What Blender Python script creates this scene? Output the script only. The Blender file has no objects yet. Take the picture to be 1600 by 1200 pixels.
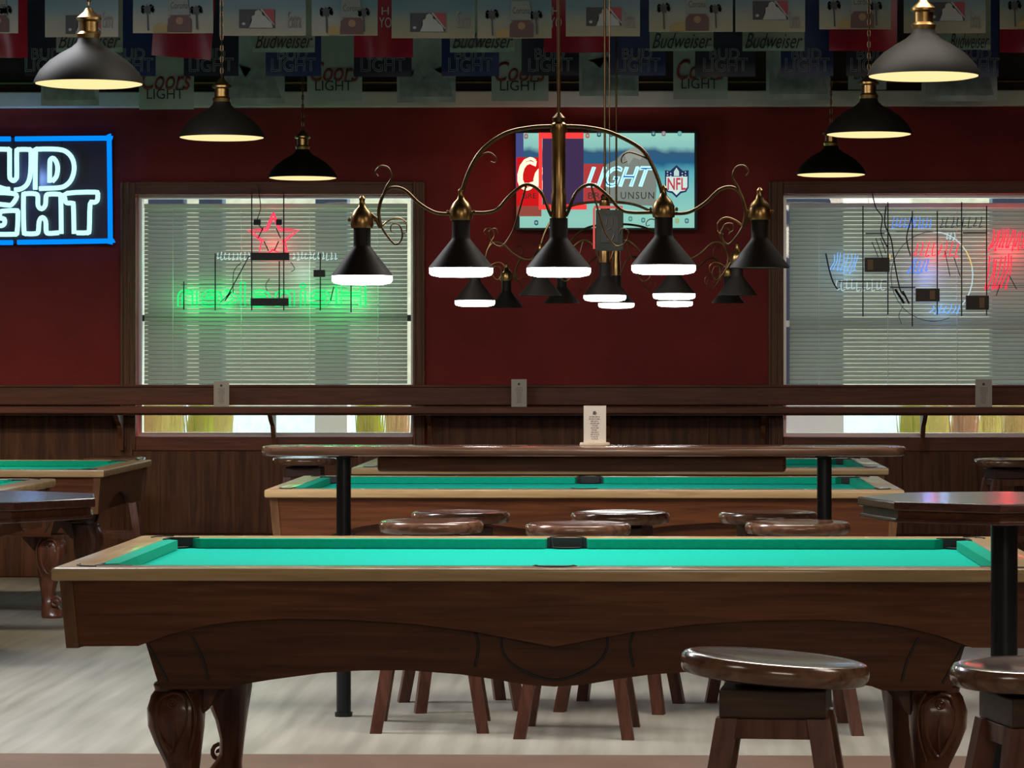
import bpy, bmesh, math, random
from mathutils import Vector, Matrix
random.seed(7)
C = bpy.context.scene.collection
PI = math.pi
# ---------------------------------------------------------------- camera
F, PPX, PPY, H = 4906.0, 906.0, 551.0, 1.392
TH = math.atan(106/F)
cd = bpy.data.cameras.new('camera'); cam = bpy.data.objects.new('camera', cd); C.objects.link(cam)
cam.location = (0, 0, H); cam.rotation_euler = (PI/2, 0, TH)
cd.sensor_width = 36; cd.lens = F*36/1600; cd.shift_x = -(PPX-800)/1600; cd.shift_y = (PPY-600)/1600
cd.clip_start = 0.05; cd.clip_end = 300
bpy.context.scene.camera = cam
# ---------------------------------------------------------------- world, lights, exposure
vs = bpy.context.scene.view_settings
vs.view_transform = 'Standard'; vs.look = 'None'; vs.gamma = 1; vs.use_curve_mapping = False; vs.exposure = 0.0
w = bpy.data.worlds.new('sky'); bpy.context.scene.world = w; w.use_nodes = True
bg = w.node_tree.nodes['Background']; bg.inputs[0].default_value = (0.74, 0.90, 1.0, 1); bg.inputs[1].default_value = 3.3
def area(name, loc, size, power, col, rot=(0, 0, 0)):
    l = bpy.data.lights.new(name, 'AREA'); l.shape = 'RECTANGLE'; l.size, l.size_y = size; l.energy = power; l.color = col
    o = bpy.data.objects.new(name, l); C.objects.link(o); o.location = loc; o.rotation_euler = rot; return o
area('fill_light', (1.5, -2.5, 3.3), (4, 1.5), 150, (1, .86, .68), (math.radians(55), 0, 0))  # added fill from behind the camera, not a known fitting
area('fill_light', (-3.5, 3.5, 3.45), (2, 1), 45, (1, .9, .78))  # this and the next three: added overhead fill to brighten floor and room
area('fill_light', (3.5, 6.0, 3.45), (2, 1), 55, (1, .88, .75))
area('fill_light', (-3.2, 12.0, 3.5), (2, 1), 170, (.95, .96, 1))
area('fill_light', (0.2, 11.0, 3.5), (3, 1), 140, (1, .94, .85))
area('left_billiard_light', (-4.6, 17.0, 2.0), (1.4, .2), 38, (1, .82, .55))
sun = bpy.data.lights.new('sun', 'SUN'); sun.energy = 5; sun.angle = .02; sun.color = (1, .9, .7)
so = bpy.data.objects.new('sun', sun); C.objects.link(so); so.rotation_euler = (math.radians(50), 0, math.radians(97))

# ---------------------------------------------------------------- projection helpers (photo pixel -> point on plane Y)
ct, st = math.cos(TH), math.sin(TH)
def PX(px, Y):
    u = (px-PPX)/F
    return Y*(u*ct-st)/(ct+u*st)
def PZ(px, py, Y):
    X = PX(px, Y); D = Y*ct-X*st
    return H+(PPY-py)*D/F
def P(px, py, Y): return Vector((PX(px, Y), Y, PZ(px, py, Y)))

# ---------------------------------------------------------------- materials
MATS = {}
def mat(name, col, rough=.5, metal=0, emit=0, ecol=None, coat=0, spec=.5, noise=0, nscale=8, trans=0):
    if name in MATS: return MATS[name]
    m = bpy.data.materials.new(name); m.use_nodes = True; nt = m.node_tree; b = nt.nodes['Principled BSDF']
    b.inputs['Base Color'].default_value = (*col, 1); b.inputs['Roughness'].default_value = rough
    b.inputs['Metallic'].default_value = metal; b.inputs['Specular IOR Level'].default_value = spec
    if coat: b.inputs['Coat Weight'].default_value = coat; b.inputs['Coat Roughness'].default_value = .08
    if trans: b.inputs['Transmission Weight'].default_value = trans
    if emit:
        b.inputs['Emission Color'].default_value = (*(ecol or col), 1); b.inputs['Emission Strength'].default_value = emit
    tc = nt.nodes.new('ShaderNodeTexCoord'); n = nt.nodes.new('ShaderNodeTexNoise'); n.inputs['Scale'].default_value = nscale
    n.inputs['Detail'].default_value = 4
    nt.links.new(tc.outputs['Object'], n.inputs['Vector'])
    if noise and not emit:
        cr = nt.nodes.new('ShaderNodeValToRGB'); lo, hi = 1-noise, 1+noise
        cr.color_ramp.elements[0].position = .3; cr.color_ramp.elements[1].position = .7
        cr.color_ramp.elements[0].color = (*[c*lo for c in col], 1); cr.color_ramp.elements[1].color = (*[min(1, c*hi) for c in col], 1)
        nt.links.new(n.outputs['Fac'], cr.inputs[0]); nt.links.new(cr.outputs[0], b.inputs['Base Color'])
    mr = nt.nodes.new('ShaderNodeMapRange'); mr.inputs['To Min'].default_value = max(0, rough-.04); mr.inputs['To Max'].default_value = min(1, rough+.04)
    nt.links.new(n.outputs['Fac'], mr.inputs['Value']); nt.links.new(mr.outputs[0], b.inputs['Roughness'])
    MATS[name] = m; return m
def wood(name, dark, light, axis=0, rough=.35, coat=.3, scale=3.0, bump=.12):
    m = bpy.data.materials.new(name); m.use_nodes = True; nt = m.node_tree; b = nt.nodes['Principled BSDF']
    b.inputs['Roughness'].default_value = rough; b.inputs['Specular IOR Level'].default_value = .3; b.inputs['Coat Weight'].default_value = coat; b.inputs['Coat Roughness'].default_value = .12
    tc = nt.nodes.new('ShaderNodeTexCoord'); mp = nt.nodes.new('ShaderNodeMapping')
    s = [14, 14, 14]; s[axis] = .9; mp.inputs['Scale'].default_value = s
    n = nt.nodes.new('ShaderNodeTexNoise'); n.inputs['Scale'].default_value = scale; n.inputs['Detail'].default_value = 7; n.inputs['Distortion'].default_value = .7
    cr = nt.nodes.new('ShaderNodeValToRGB'); cr.color_ramp.elements[0].position = .33; cr.color_ramp.elements[1].position = .68
    cr.color_ramp.elements[0].color = (*dark, 1); cr.color_ramp.elements[1].color = (*light, 1)
    bp = nt.nodes.new('ShaderNodeBump'); bp.inputs['Strength'].default_value = bump; bp.inputs['Distance'].default_value = .002
    L = nt.links.new
    L(tc.outputs['Object'], mp.inputs[0]); L(mp.outputs[0], n.inputs['Vector']); L(n.outputs['Fac'], cr.inputs[0]); L(cr.outputs[0], b.inputs['Base Color'])
    L(n.outputs['Fac'], bp.inputs['Height']); L(bp.outputs[0], b.inputs['Normal'])
    return m
def glow(name, col, strength):
    m = bpy.data.materials.new(name); m.use_nodes = True; nt = m.node_tree
    for n in list(nt.nodes): nt.nodes.remove(n)
    e = nt.nodes.new('ShaderNodeEmission'); o = nt.nodes.new('ShaderNodeOutputMaterial'); nt.links.new(e.outputs[0], o.inputs[0])
    e.inputs[0].default_value = (*col, 1); e.inputs[1].default_value = strength; return m

M_apron = wood('apron_wood', (.070, .019, .006), (.15, .045, .014), 0, .45, .08)
M_rail = wood('rail_wood', (.38, .23, .10), (.56, .38, .19), 0, .34, .55)
M_leg = wood('leg_wood', (.075, .024, .012), (.15, .05, .024), 2, .35, .4)
M_frame = wood('frame_wood', (.052, .014, .005), (.11, .034, .011), 0, .45, .08)
M_post = wood('post_wood', (.10, .04, .016), (.20, .09, .035), 2, .35, .4)
M_wains = wood('wainscot_wood', (.055, .018, .007), (.15, .055, .022), 2, .6, .0, 2.2)
M_trim = wood('trim_wood', (.105, .030, .016), (.19, .060, .032), 0, .45, .0)
M_trimv = wood('casing_wood', (.09, .030, .012), (.18, .068, .028), 2, .45, .0)
M_seat = wood('seat_wood', (.10, .045, .026), (.20, .10, .06), 0, .24, 1.0)
M_stleg = wood('stool_leg_wood', (.075, .028, .018), (.16, .06, .04), 2, .42, .15)
M_stbox = wood('stool_box_wood', (.03, .016, .010), (.075, .038, .026), 0, .5, .1)
M_ctop = wood('counter_wood', (.09, .045, .028), (.19, .10, .065), 0, .2, .9)
M_otop = wood('octagon_wood', (.055, .022, .018), (.12, .05, .04), 0, .18, 1.0)
M_cloth = mat('green_cloth', (.0, .42, .32), .95, spec=.15, noise=.06, nscale=60)
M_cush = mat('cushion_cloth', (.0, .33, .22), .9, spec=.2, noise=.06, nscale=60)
M_pocket = mat('pocket_leather', (.012, .012, .014), .6, noise=.2)
M_pearl = mat('sight_pearl', (.8, .8, .75), .2)
M_black = mat('black_metal', (.022, .025, .03), .3, metal=.5, noise=.1)
M_shade = mat('black_shade', (.014, .010, .008), .55, spec=.2, noise=.1)
M_dome = mat('dome_enamel', (.008, .007, .005), .6, spec=.1, noise=.1)
M_brass = mat('aged_brass', (.36, .22, .085), .3, metal=1, noise=.25, nscale=20)
M_brassd = mat('dark_brass', (.13, .078, .034), .38, metal=1, noise=.25, nscale=20)
M_plaster = mat('red_wall_paint', (.23, .028, .025), .75, spec=.2, noise=.12, nscale=3)
M_upper = mat('dark_upper_wall', (.025, .014, .010), .7, noise=.2)
M_white = mat('white_strip_paint', (.68, .64, .56), .45, noise=.08)
M_ceil = mat('dark_ceiling', (.03, .028, .025), .9, noise=.1)
M_side = mat('side_wall_paint', (.12, .05, .04), .8, noise=.1)
M_alu = mat('aluminium_frame', (.72, .74, .72), .3, metal=.3)
M_card = mat('card_paper', (.62, .55, .48), .8, noise=.03)
M_ink = mat('card_ink', (.10, .08, .08), .8)
M_inkg = mat('card_grey_ink', (.32, .27, .25), .8)
M_wire = mat('black_wire', (.008, .008, .01), .6)
M_box = mat('transformer_box', (.012, .010, .010), .5)
M_boxb = mat('brown_transformer', (.05, .03, .018), .45)
M_boxl = mat('transformer_label', (.35, .20, .10), .6)
G_lamp = glow('lamp_diffuser', (1, .97, .92), 16)
G_warm = glow('warm_diffuser', (1, .78, .36), 1.15)

# ---------------------------------------------------------------- mesh helpers
def new_bm(): return bmesh.new()
def link(name, bm, m, parent=None, smooth=False):
    me = bpy.data.meshes.new(name); bmesh.ops.recalc_face_normals(bm, faces=bm.faces[:]); bm.to_mesh(me); bm.free()
    for i, mm in enumerate(m if isinstance(m, (list, tuple)) else [m]): me.materials.append(mm)
    if smooth:
        for p in me.polygons: p.use_smooth = True
        try: me.set_sharp_from_angle(angle=math.radians(35))
        except Exception: pass
    o = bpy.data.objects.new(name, me); C.objects.link(o)
    if parent is not None: o.parent = parent
    return o
def box(bm, x0, x1, y0, y1, z0, z1, bev=0):
    vs_ = [bm.verts.new(p) for p in ((x0,y0,z0),(x1,y0,z0),(x1,y1,z0),(x0,y1,z0),(x0,y0,z1),(x1,y0,z1),(x1,y1,z1),(x0,y1,z1))]
    fs = [bm.faces.new([vs_[i] for i in q]) for q in ((0,3,2,1),(4,5,6,7),(0,1,5,4),(1,2,6,5),(2,3,7,6),(3,0,4,7))]
    if bev:
        es = list({e for f in fs for e in f.edges}); bmesh.ops.bevel(bm, geom=es, offset=bev, segments=2, affect='EDGES', profile=.5)
    return bm
def prism(bm, pts, y0, y1, lean=0, zref=0):
    """polygon pts (x,z) in XZ extruded along Y; lean pushes lower points to +y"""
    def yy(y, z): return y+lean*(zref-z)
    a = [bm.verts.new((x, yy(y0, z), z)) for x, z in pts]; b = [bm.verts.new((x, yy(y1, z), z)) for x, z in pts]
    bm.faces.new(a); bm.faces.new(b[::-1]); n = len(pts)
    for i in range(n): bm.faces.new((a[i], b[i], b[(i+1) % n], a[(i+1) % n]))
    bmesh.ops.triangulate(bm, faces=[f for f in bm.faces if len(f.verts) > 4])
    return bm
def flat(bm, pts, y0, y1): return prism(bm, pts, y0, y1)
def vprism(bm, pts, z0, z1, bev=0):
    a = [bm.verts.new((x, y, z0)) for x, y in pts]; b = [bm.verts.new((x, y, z1)) for x, y in pts]
    f1 = bm.faces.new(a); f2 = bm.faces.new(b[::-1]); n = len(pts)
    for i in range(n): bm.faces.new((a[i], b[i], b[(i+1) % n], a[(i+1) % n]))
    if bev: bmesh.ops.bevel(bm, geom=list(set(f1.edges) | set(f2.edges)), offset=bev, segments=2, affect='EDGES', profile=.5)
    return bm
def lathe(bm, prof, c=(0, 0, 0), n=28, close=True, tilt=None):
    rings = []
    for r, z in prof:
        ring = []
        for k in range(n):
            a = 2*PI*k/n; v = Vector((r*math.cos(a), r*math.sin(a), z))
            if tilt is not None: v = tilt @ v
            ring.append(bm.verts.new(v+Vector(c)))
        rings.append(ring)
    for i in range(len(rings)-1):
        for k in range(n): bm.faces.new((rings[i][k], rings[i][(k+1) % n], rings[i+1][(k+1) % n], rings[i+1][k]))
    if close:
        bm.faces.new(rings[0][::-1]); bm.faces.new(rings[-1])
    return bm
def tube(bm, pts, r, n=8, rads=None, cap=True):
    pts = [Vector(p) for p in pts]; rings = []
    up0 = None
    for i, p in enumerate(pts):
        t = (pts[min(i+1, len(pts)-1)]-pts[max(i-1, 0)])
        t = t.normalized() if t.length > 1e-9 else Vector((0, 0, 1))
        if up0 is None:
            up0 = Vector((0, 1, 0)) if abs(t.y) < .9 else Vector((1, 0, 0))
        u = (up0-t*up0.dot(t)); u = u.normalized() if u.length > 1e-6 else Vector((1, 0, 0)); v = t.cross(u); up0 = u
        rr = rads[i] if rads else r
        rings.append([bm.verts.new(p+u*rr*math.cos(2*PI*k/n)+v*rr*math.sin(2*PI*k/n)) for k in range(n)])
    for i in range(len(rings)-1):
        for k in range(n): bm.faces.new((rings[i][k], rings[i][(k+1) % n], rings[i+1][(k+1) % n], rings[i+1][k]))
    if cap and n > 2: bm.faces.new(rings[0][::-1]); bm.faces.new(rings[-1])
    return bm
def smooth_path(pts, k=5):
    pts = [Vector(p) for p in pts]; out = []
    for i in range(len(pts)-1):
        p0, p1, p2, p3 = pts[max(i-1, 0)], pts[i], pts[i+1], pts[min(i+2, len(pts)-1)]
        for j in range(k):
            t = j/k
            out.append(.5*((2*p1)+(p2-p0)*t+(2*p0-5*p1+4*p2-p3)*t*t+(3*p1-p0-3*p2+p3)*t**3))
    out.append(pts[-1]); return out
def beam(bm, a, b, w0, w1, h0, h1, bev=0):
    """tapered square post from a (bottom) to b (top), widths x (w) y (h)"""
    a, b = Vector(a), Vector(b)
    q = lambda c, w_, h_: [bm.verts.new(c+Vector((sx*w_/2, sy*h_/2, 0))) for sx, sy in ((-1,-1),(1,-1),(1,1),(-1,1))]
    A, B = q(a, w0, h0), q(b, w1, h1)
    bm.faces.new(A[::-1]); bm.faces.new(B)
    for i in range(4): bm.faces.new((A[i], A[(i+1) % 4], B[(i+1) % 4], B[i]))
    return bm
def thing(name, label, cat, loc=(0, 0, 0), rz=0, group=None):
    o = bpy.data.objects.new(name, None); C.objects.link(o); o.location = loc; o.rotation_euler = (0, 0, rz); o.empty_display_size = .1
    return tag(o, label, cat, group)
def tag(o, label, cat, group=None):
    o['label'] = label; o['category'] = cat
    if group: o['group'] = group
    return o
def struct(o): o['kind'] = 'structure'; return o
def copy_tree(o, parent=None):
    c = o.copy(); C.objects.link(c); c.parent = parent
    for ch in list(o.children): copy_tree(ch, c)
    return c
def dup(o, loc, rz, label):
    c = copy_tree(o); c.location = loc; c.rotation_euler = (0, 0, rz); c['label'] = label; return c

_dg = None
def text(name, body, rect, y, m, parent, outline=0, shear=0, mirror=False, depth=.001, bold=0, space=1.0):
    """writing fitted into rect (x0,x1,z0,z1) on the plane y, facing -Y"""
    cu = bpy.data.curves.new('t', 'FONT'); cu.body = body; cu.shear = shear; cu.resolution_u = 3; cu.space_character = space
    if outline: cu.fill_mode = 'NONE'
    else: cu.offset = bold
    o = bpy.data.objects.new('t', cu); C.objects.link(o)
    if outline:
        cu2 = None
        cu.bevel_depth = 0.0
    bpy.context.view_layer.update()
    me = bpy.data.meshes.new_from_object(o.evaluated_get(bpy.context.evaluated_depsgraph_get()))
    bpy.data.objects.remove(o); bpy.data.curves.remove(cu)
    bm = new_bm(); bm.from_mesh(me); bpy.data.meshes.remove(me)
    xs = [v.co.x for v in bm.verts]; ys = [v.co.y for v in bm.verts]
    x0, x1, z0, z1 = rect; ax, bx = min(xs), max(xs); ay, by = min(ys), max(ys)
    for v in bm.verts:
        u = (v.co.x-ax)/(bx-ax); u = 1-u if mirror else u
        v.co = Vector((x0+(x1-x0)*u, y, z0+(z1-z0)*(v.co.y-ay)/(by-ay)))
    if outline:
        # turn every outline into a thin tube
        bmesh.ops.remove_doubles(bm, verts=bm.verts[:], dist=1e-5)
        loops = []; left = set(bm.edges)
        while left:
            e = left.pop(); a, b = e.verts; pl = [a, b]
            while True:
                nx = [x for x in b.link_edges if x in left]
                if not nx: break
                left.discard(nx[0]); b = nx[0].other_vert(b); pl.append(b)
            loops.append([v.co.copy() for v in pl])
        bm.free(); bm = new_bm()
        for lp in loops:
            if len(lp) > 2: tube(bm, lp, outline, 5)
    else:
        r = bmesh.ops.extrude_face_region(bm, geom=bm.faces[:])
        for v in r['geom']:
            if isinstance(v, bmesh.types.BMVert): v.co.y -= depth
    return link(name, bm, m, parent)

# ================================================================ THE ROOM
W = 19.6; XL, XR = -7.0, 7.0; CZ = 3.7; YB = -6.0
M_floor = bpy.data.materials.new('floor_boards'); M_floor.use_nodes = True
nt = M_floor.node_tree; b = nt.nodes['Principled BSDF']; L = nt.links.new
tc = nt.nodes.new('ShaderNodeTexCoord'); mp = nt.nodes.new('ShaderNodeMapping'); mp.inputs['Scale'].default_value = (6, .35, 1)
n1 = nt.nodes.new('ShaderNodeTexNoise'); n1.inputs['Scale'].default_value = 2.5; n1.inputs['Detail'].default_value = 8
cr = nt.nodes.new('ShaderNodeValToRGB'); cr.color_ramp.elements[0].position = .3; cr.color_ramp.elements[1].position = .7
cr.color_ramp.elements[0].color = (.27, .255, .215, 1); cr.color_ramp.elements[1].color = (.42, .40, .345, 1)
L(tc.outputs['Object'], mp.inputs[0]); L(mp.outputs[0], n1.inputs['Vector']); L(n1.outputs['Fac'], cr.inputs[0]); L(cr.outputs[0], b.inputs['Base Color'])
n2 = nt.nodes.new('ShaderNodeTexNoise'); n2.inputs['Scale'].default_value = 40; bp = nt.nodes.new('ShaderNodeBump'); bp.inputs['Strength'].default_value = .1
L(n2.outputs['Fac'], bp.inputs['Height']); L(bp.outputs[0], b.inputs['Normal']); b.inputs['Roughness'].default_value = .42
bm = new_bm(); box(bm, XL, XR, YB, W+.3, -.1, 0); floor = struct(link('floor', bm, M_floor))
M_mat = mat('brown_floor_paint', (.165, .10, .068), .5, noise=.12, nscale=5)
YM = P(800, 1181, 10)  # edge of the brown band
Ye = F*H/(1181-PPY)
bm = new_bm(); box(bm, XL+.01, XR-.01, Ye-1.6, Ye, 0.0005, .003); o = link('brown_band', bm, M_mat, floor)
bm = new_bm(); box(bm, XL, XR, YB, W+.3, CZ, CZ+.1); struct(link('ceiling', bm, M_ceil))
for nm, xa, xb in (('wall_left', XL-.2, XL), ('wall_right', XR, XR+.2)):
    bm = new_bm(); box(bm, xa, xb, YB, W+.3, 0, CZ); struct(link(nm, bm, M_side))
bm = new_bm(); box(bm, XL-.2, XR+.2, YB-.2, YB, 0, CZ); struct(link('wall_front', bm, M_side))
# back wall with two window openings
WX = [(PX(213, W), PX(646, W)), (PX(1224, W), PX(1224, W)+PX(646, W)-PX(213, W))]
WZ0, WZ1 = PZ(430, 682, W), PZ(430, 304, W)
ZS = PZ(800, 168, W)    # top of red paint
ZR0, ZR1 = PZ(800, 633, W), PZ(800, 602, W)   # chair rail
def wall_boxes(bm, z0, z1, holes=True):
    xs = [XL] + [c for a in WX for c in a] + [XR]
    for i in range(0, len(xs), 2): box(bm, xs[i], xs[i+1], W, W+.22, z0, z1)
bm = new_bm(); wall_boxes(bm, WZ0, WZ1)
box(bm, XL, XR, W, W+.22, 0, WZ0); box(bm, XL, XR, W, W+.22, WZ1, ZS)
wall = struct(link('wall_back', bm, M_plaster))
bm = new_bm(); box(bm, XL, XR, W, W+.22, ZS+.1, CZ); link('upper_wall', bm, M_upper, wall)
bm = new_bm(); box(bm, XL, XR, W-.05, W+.22, ZS, ZS+.1, .008); link('white_strip', bm, M_white, wall)
# thin dark conduit over the strip
bm = new_bm(); tube(bm, [(XL, W-.06, ZS+.155), (XR, W-.06, ZS+.155)], .012); link('conduit', bm, M_brassd, wall)
# wainscot: 1.2 m panels with battens between them
seam = [PX(p, W) for p in (800, 1100, 1402)]; stepx = (seam[2]-seam[0])/2
xs = sorted([seam[0]+stepx*k for k in range(-6, 7) if XL < seam[0]+stepx*k < XR])
xs = [XL]+xs+[XR]
pm = None
for i in range(len(xs)-1):
    a, b_ = xs[i], xs[i+1]
    bm = new_bm(); segs = [(a, b_)]
    # below the windows panels stop at the sill, elsewhere they rise to the chair rail
    box(bm, a+.003, b_-.003, W-.018, W, .0, WZ0-.05)
    cur = a+.003
    for (u, v) in WX:
        u -= .09; v += .09
        if v <= a or u >= b_: continue
        if u > cur: box(bm, cur, min(u, b_-.003), W-.018, W, WZ0-.05, ZR0)
        cur = max(cur, v)
    if cur < b_-.003: box(bm, cur, b_-.003, W-.018, W, WZ0-.05, ZR0)
    link('wainscot_panel', bm, M_wains, wall)
    if i:
        bm = new_bm(); inw = any(u-.1 < a < v+.1 for u, v in WX)
        box(bm, a-.028, a+.028, W-.032, W-.018, .26, (WZ0-.06) if inw else ZR0, .003); link('batten', bm, M_wains, wall)
bm = new_bm(); box(bm, XL, XR, W-.24, W, .0, .265, .01); struct(link('baseboard_back', bm, M_wains))
bm = new_bm(); box(bm, XL, XR, W-.045, W+.0, ZR0, ZR1, .006); box(bm, XL, XR, W-.06, W-.0, ZR1-.012, ZR1+.004, .004); struct(link('trim_1', bm, M_trim))

# drink ledge along the wall
LY0 = W-.32; LZ = PZ(800, 636, LY0)
led = thing('drink_ledge', 'long reddish wooden drink ledge running along the back wall below the windows', 'ledge', (0, W-.16, LZ))
bm = new_bm(); box(bm, XL+.02, XR-.02, -.16, .10, -.042, 0, .008); link('ledge_board', bm, M_trim, led)
bm = new_bm(); box(bm, XL+.02, XR-.02, -.13, .10, -.052, -.042); link('ledge_underside', bm, M_frame, led)
for px in (188, 427, 672, 950, 1192, 1442):
    x = PX(px, W-.1); bm = new_bm()
    pts = [(-.13, -.052), (.098, -.052), (.098, -.27), (.085, -.275), (.07, -.2), (.02, -.12), (-.06, -.09)]
    a = [bm.verts.new((x-.014, y, z)) for y, z in pts]; c = [bm.verts.new((x+.014, y, z)) for y, z in pts]
    bm.faces.new(a); bm.faces.new(c[::-1])
    for i in range(len(pts)): bm.faces.new((a[i], c[i], c[(i+1) % len(pts)], a[(i+1) % len(pts)]))
    link('bracket', bm, M_trimv, led)

# ---------------------------------------------------------------- windows and blinds
M_glass = bpy.data.materials.new('window_glass'); M_glass.use_nodes = True
nt = M_glass.node_tree
for n in list(nt.nodes): nt.nodes.remove(n)
tr = nt.nodes.new('ShaderNodeBsdfTransparent'); gl = nt.nodes.new('ShaderNodeBsdfGlossy'); gl.inputs['Roughness'].default_value = .02
mx = nt.nodes.new('ShaderNodeMixShader'); mx.inputs[0].default_value = .06; oo = nt.nodes.new('ShaderNodeOutputMaterial')
tr.inputs[0].default_value = (.93, .97, .96, 1)
nt.links.new(tr.outputs[0], mx.inputs[1]); nt.links.new(gl.outputs[0], mx.inputs[2]); nt.links.new(mx.outputs[0], oo.inputs[0])
M_slat = bpy.data.materials.new('blind_slat'); M_slat.use_nodes = True
nt = M_slat.node_tree; b = nt.nodes['Principled BSDF']; b.inputs['Base Color'].default_value = (.31, .31, .265, 1); b.inputs['Roughness'].default_value = .45
tl = nt.nodes.new('ShaderNodeBsdfTranslucent'); tl.inputs[0].default_value = (.36, .36, .28, 1); mx = nt.nodes.new('ShaderNodeMixShader'); mx.inputs[0].default_value = .30
tcs = nt.nodes.new('ShaderNodeTexCoord'); nn = nt.nodes.new('ShaderNodeTexNoise'); nn.inputs['Scale'].default_value = 6; rr = nt.nodes.new('ShaderNodeMapRange')
rr.inputs['To Min'].default_value = .38; rr.inputs['To Max'].default_value = .5
nt.links.new(tcs.outputs['Object'], nn.inputs['Vector']); nt.links.new(nn.outputs['Fac'], rr.inputs['Value']); nt.links.new(rr.outputs[0], b.inputs['Roughness'])
nt.links.new(b.outputs[0], mx.inputs[1]); nt.links.new(tl.outputs[0], mx.inputs[2]); nt.links.new(mx.outputs[0], nt.nodes['Material Output'].inputs[0])
for wi, (x0, x1) in enumerate(WX):
    win = thing('window_%d' % (wi+1), '', 'window', ((x0+x1)/2, W, WZ0)); del win['label']; del win['category']; struct(win)
    hw = (x1-x0)/2; hh = WZ1-WZ0; cw = .095
    # casing: left, right, top, sill with a raised bead
    for nm, r in (('casing', (-hw-cw, -hw, -.09, hh+.08)), ('casing', (hw, hw+.075, -.09, hh+.08)), ('casing', (-hw, hw, hh, hh+.08)), ('sill', (-hw, hw, -.09, 0))):
        bm = new_bm(); box(bm, r[0], r[1], -.03, 0, r[2], r[3], .006)
        if nm == 'casing' and r[1]-r[0] < .2:
            box(bm, r[0], r[0]+.018, -.042, -.03, r[2], r[3], .004); box(bm, r[0]+.042, r[0]+.056, -.038, -.03, r[2], r[3], .004)
        elif nm == 'casing': box(bm, r[0], r[1], -.042, -.03, r[3]-.02, r[3], .004)
        link(nm, bm, M_trimv if r[1]-r[0] < .2 else M_trim, win)
    bm = new_bm(); t = .022; y0, y1 = .085, .16
    box(bm, -hw, -hw+t, y0, y1, 0, hh); box(bm, hw-t, hw, y0, y1, 0, hh); box(bm, -hw+t, hw-t, y0, y1, hh-t, hh); box(bm, -hw+t, hw-t, y0, y1, 0, t)
    link('window_frame', bm, M_alu, win)
    bm = new_bm(); mz = PZ(430, 497 if wi == 0 else 506, W+.1)-WZ0; box(bm, -hw+t, hw-t, .1, .15, mz-.02, mz+.02); link('muntin', bm, M_black if wi == 0 else M_alu, win)
    bm = new_bm(); box(bm, -hw+t, hw-t, .12, .124, t, hh-t); link('glass_pane', bm, M_glass, win)
    # blind
    bl = thing('window_blind', 'pale grey slatted blind behind the %s' % ('green neon lettering, left window' if wi == 0 else 'red and blue neon, right window'), 'blind', ((x0+x1)/2, W+.055, WZ1))
    bw = hw-.042
    bm = new_bm(); box(bm, -bw, bw, -.016, .016, -.085, -.055, .003); link('head_rail', bm, mat('blind_rail', (.78, .78, .74), .35), bl)
    zb = ZR1-WZ1-.0
    n = int(round((-.09-zb)/.0262)); sm = None
    bm = new_bm(); aa = math.radians(66); d = .0128
    # one slightly curved slat, reused
    pr = [(-1, 0), (-.5, .09), (0, .12), (.5, .09), (1, 0)]
    V = []
    for sx in (-bw, bw):
        row = []
        for (q, h_) in pr:
            yy = q*d*math.cos(aa)-h_*d*math.sin(aa); zz = q*d*math.sin(aa)+h_*d*math.cos(aa); row.append(bm.verts.new((sx, yy, zz)))
        V.append(row)
    for i in range(4): bm.faces.new((V[0][i], V[0][i+1], V[1][i+1], V[1][i]))
    s0 = link('slat', bm, M_slat, bl)
    for k in range(n):
        s = s0 if k == 0 else s0.copy()
        if k: C.objects.link(s)
        s.location = (0, 0, -.098-k*.0262)
    bm = new_bm(); box(bm, -bw, bw, -.012, .012, zb-.02, zb+.004, .003); link('bottom_rail', bm, MATS['blind_rail'], bl)
    bm = new_bm()
    for q in (-.78, -.26, .26, .78): tube(bm, [(q*bw, -.014, -.06), (q*bw, -.014, zb)], .0016, 4)
    link('ladder_cord', bm, MATS['blind_rail'], bl)

# ---------------------------------------------------------------- outside
M_pave = mat('pavement', (.62, .64, .62), .8, noise=.08, nscale=2)
bm = new_bm(); box(bm, -40, 40, W+.3, 90, -.3, -.2); o = link('ground', bm, M_pave); struct(o)
M_bld = mat('tan_siding', (.62, .66, .64), .8, noise=.1); M_bldr = mat('slate_roof', (.10, .13, .17), .8, noise=.1); M_post_ = mat('blue_grey_post', (.05, .08, .13), .6, noise=.1)
bd = thing('neighbour_building', 'tan building with grey roof seen through the blinds across the pavement', 'building', (-3, 40, -.2))
bm = new_bm(); box(bm, -12, 14, 0, 8, .9, 4.4); link('wall', bm, mat('tan_wall', (.46, .38, .26), .8, noise=.15), bd); bm = new_bm(); box(bm, -12, 14, -.1, 8, 0, .9); link('base_course', bm, M_bld, bd)
bm = new_bm()
a = [bm.verts.new(p) for p in ((-9.6, -.6, 4.4), (14.6, -.6, 4.4), (14.6, 8.6, 4.4), (-9.6, 8.6, 4.4), (-9.6, 4, 6.6), (14.6, 4, 6.6))]
for q in ((0, 1, 5, 4), (2, 3, 4, 5), (0, 4, 3), (1, 2, 5), (0, 3, 2, 1)): bm.faces.new([a[i] for i in q])
link('roof', bm, M_bldr, bd)
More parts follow.
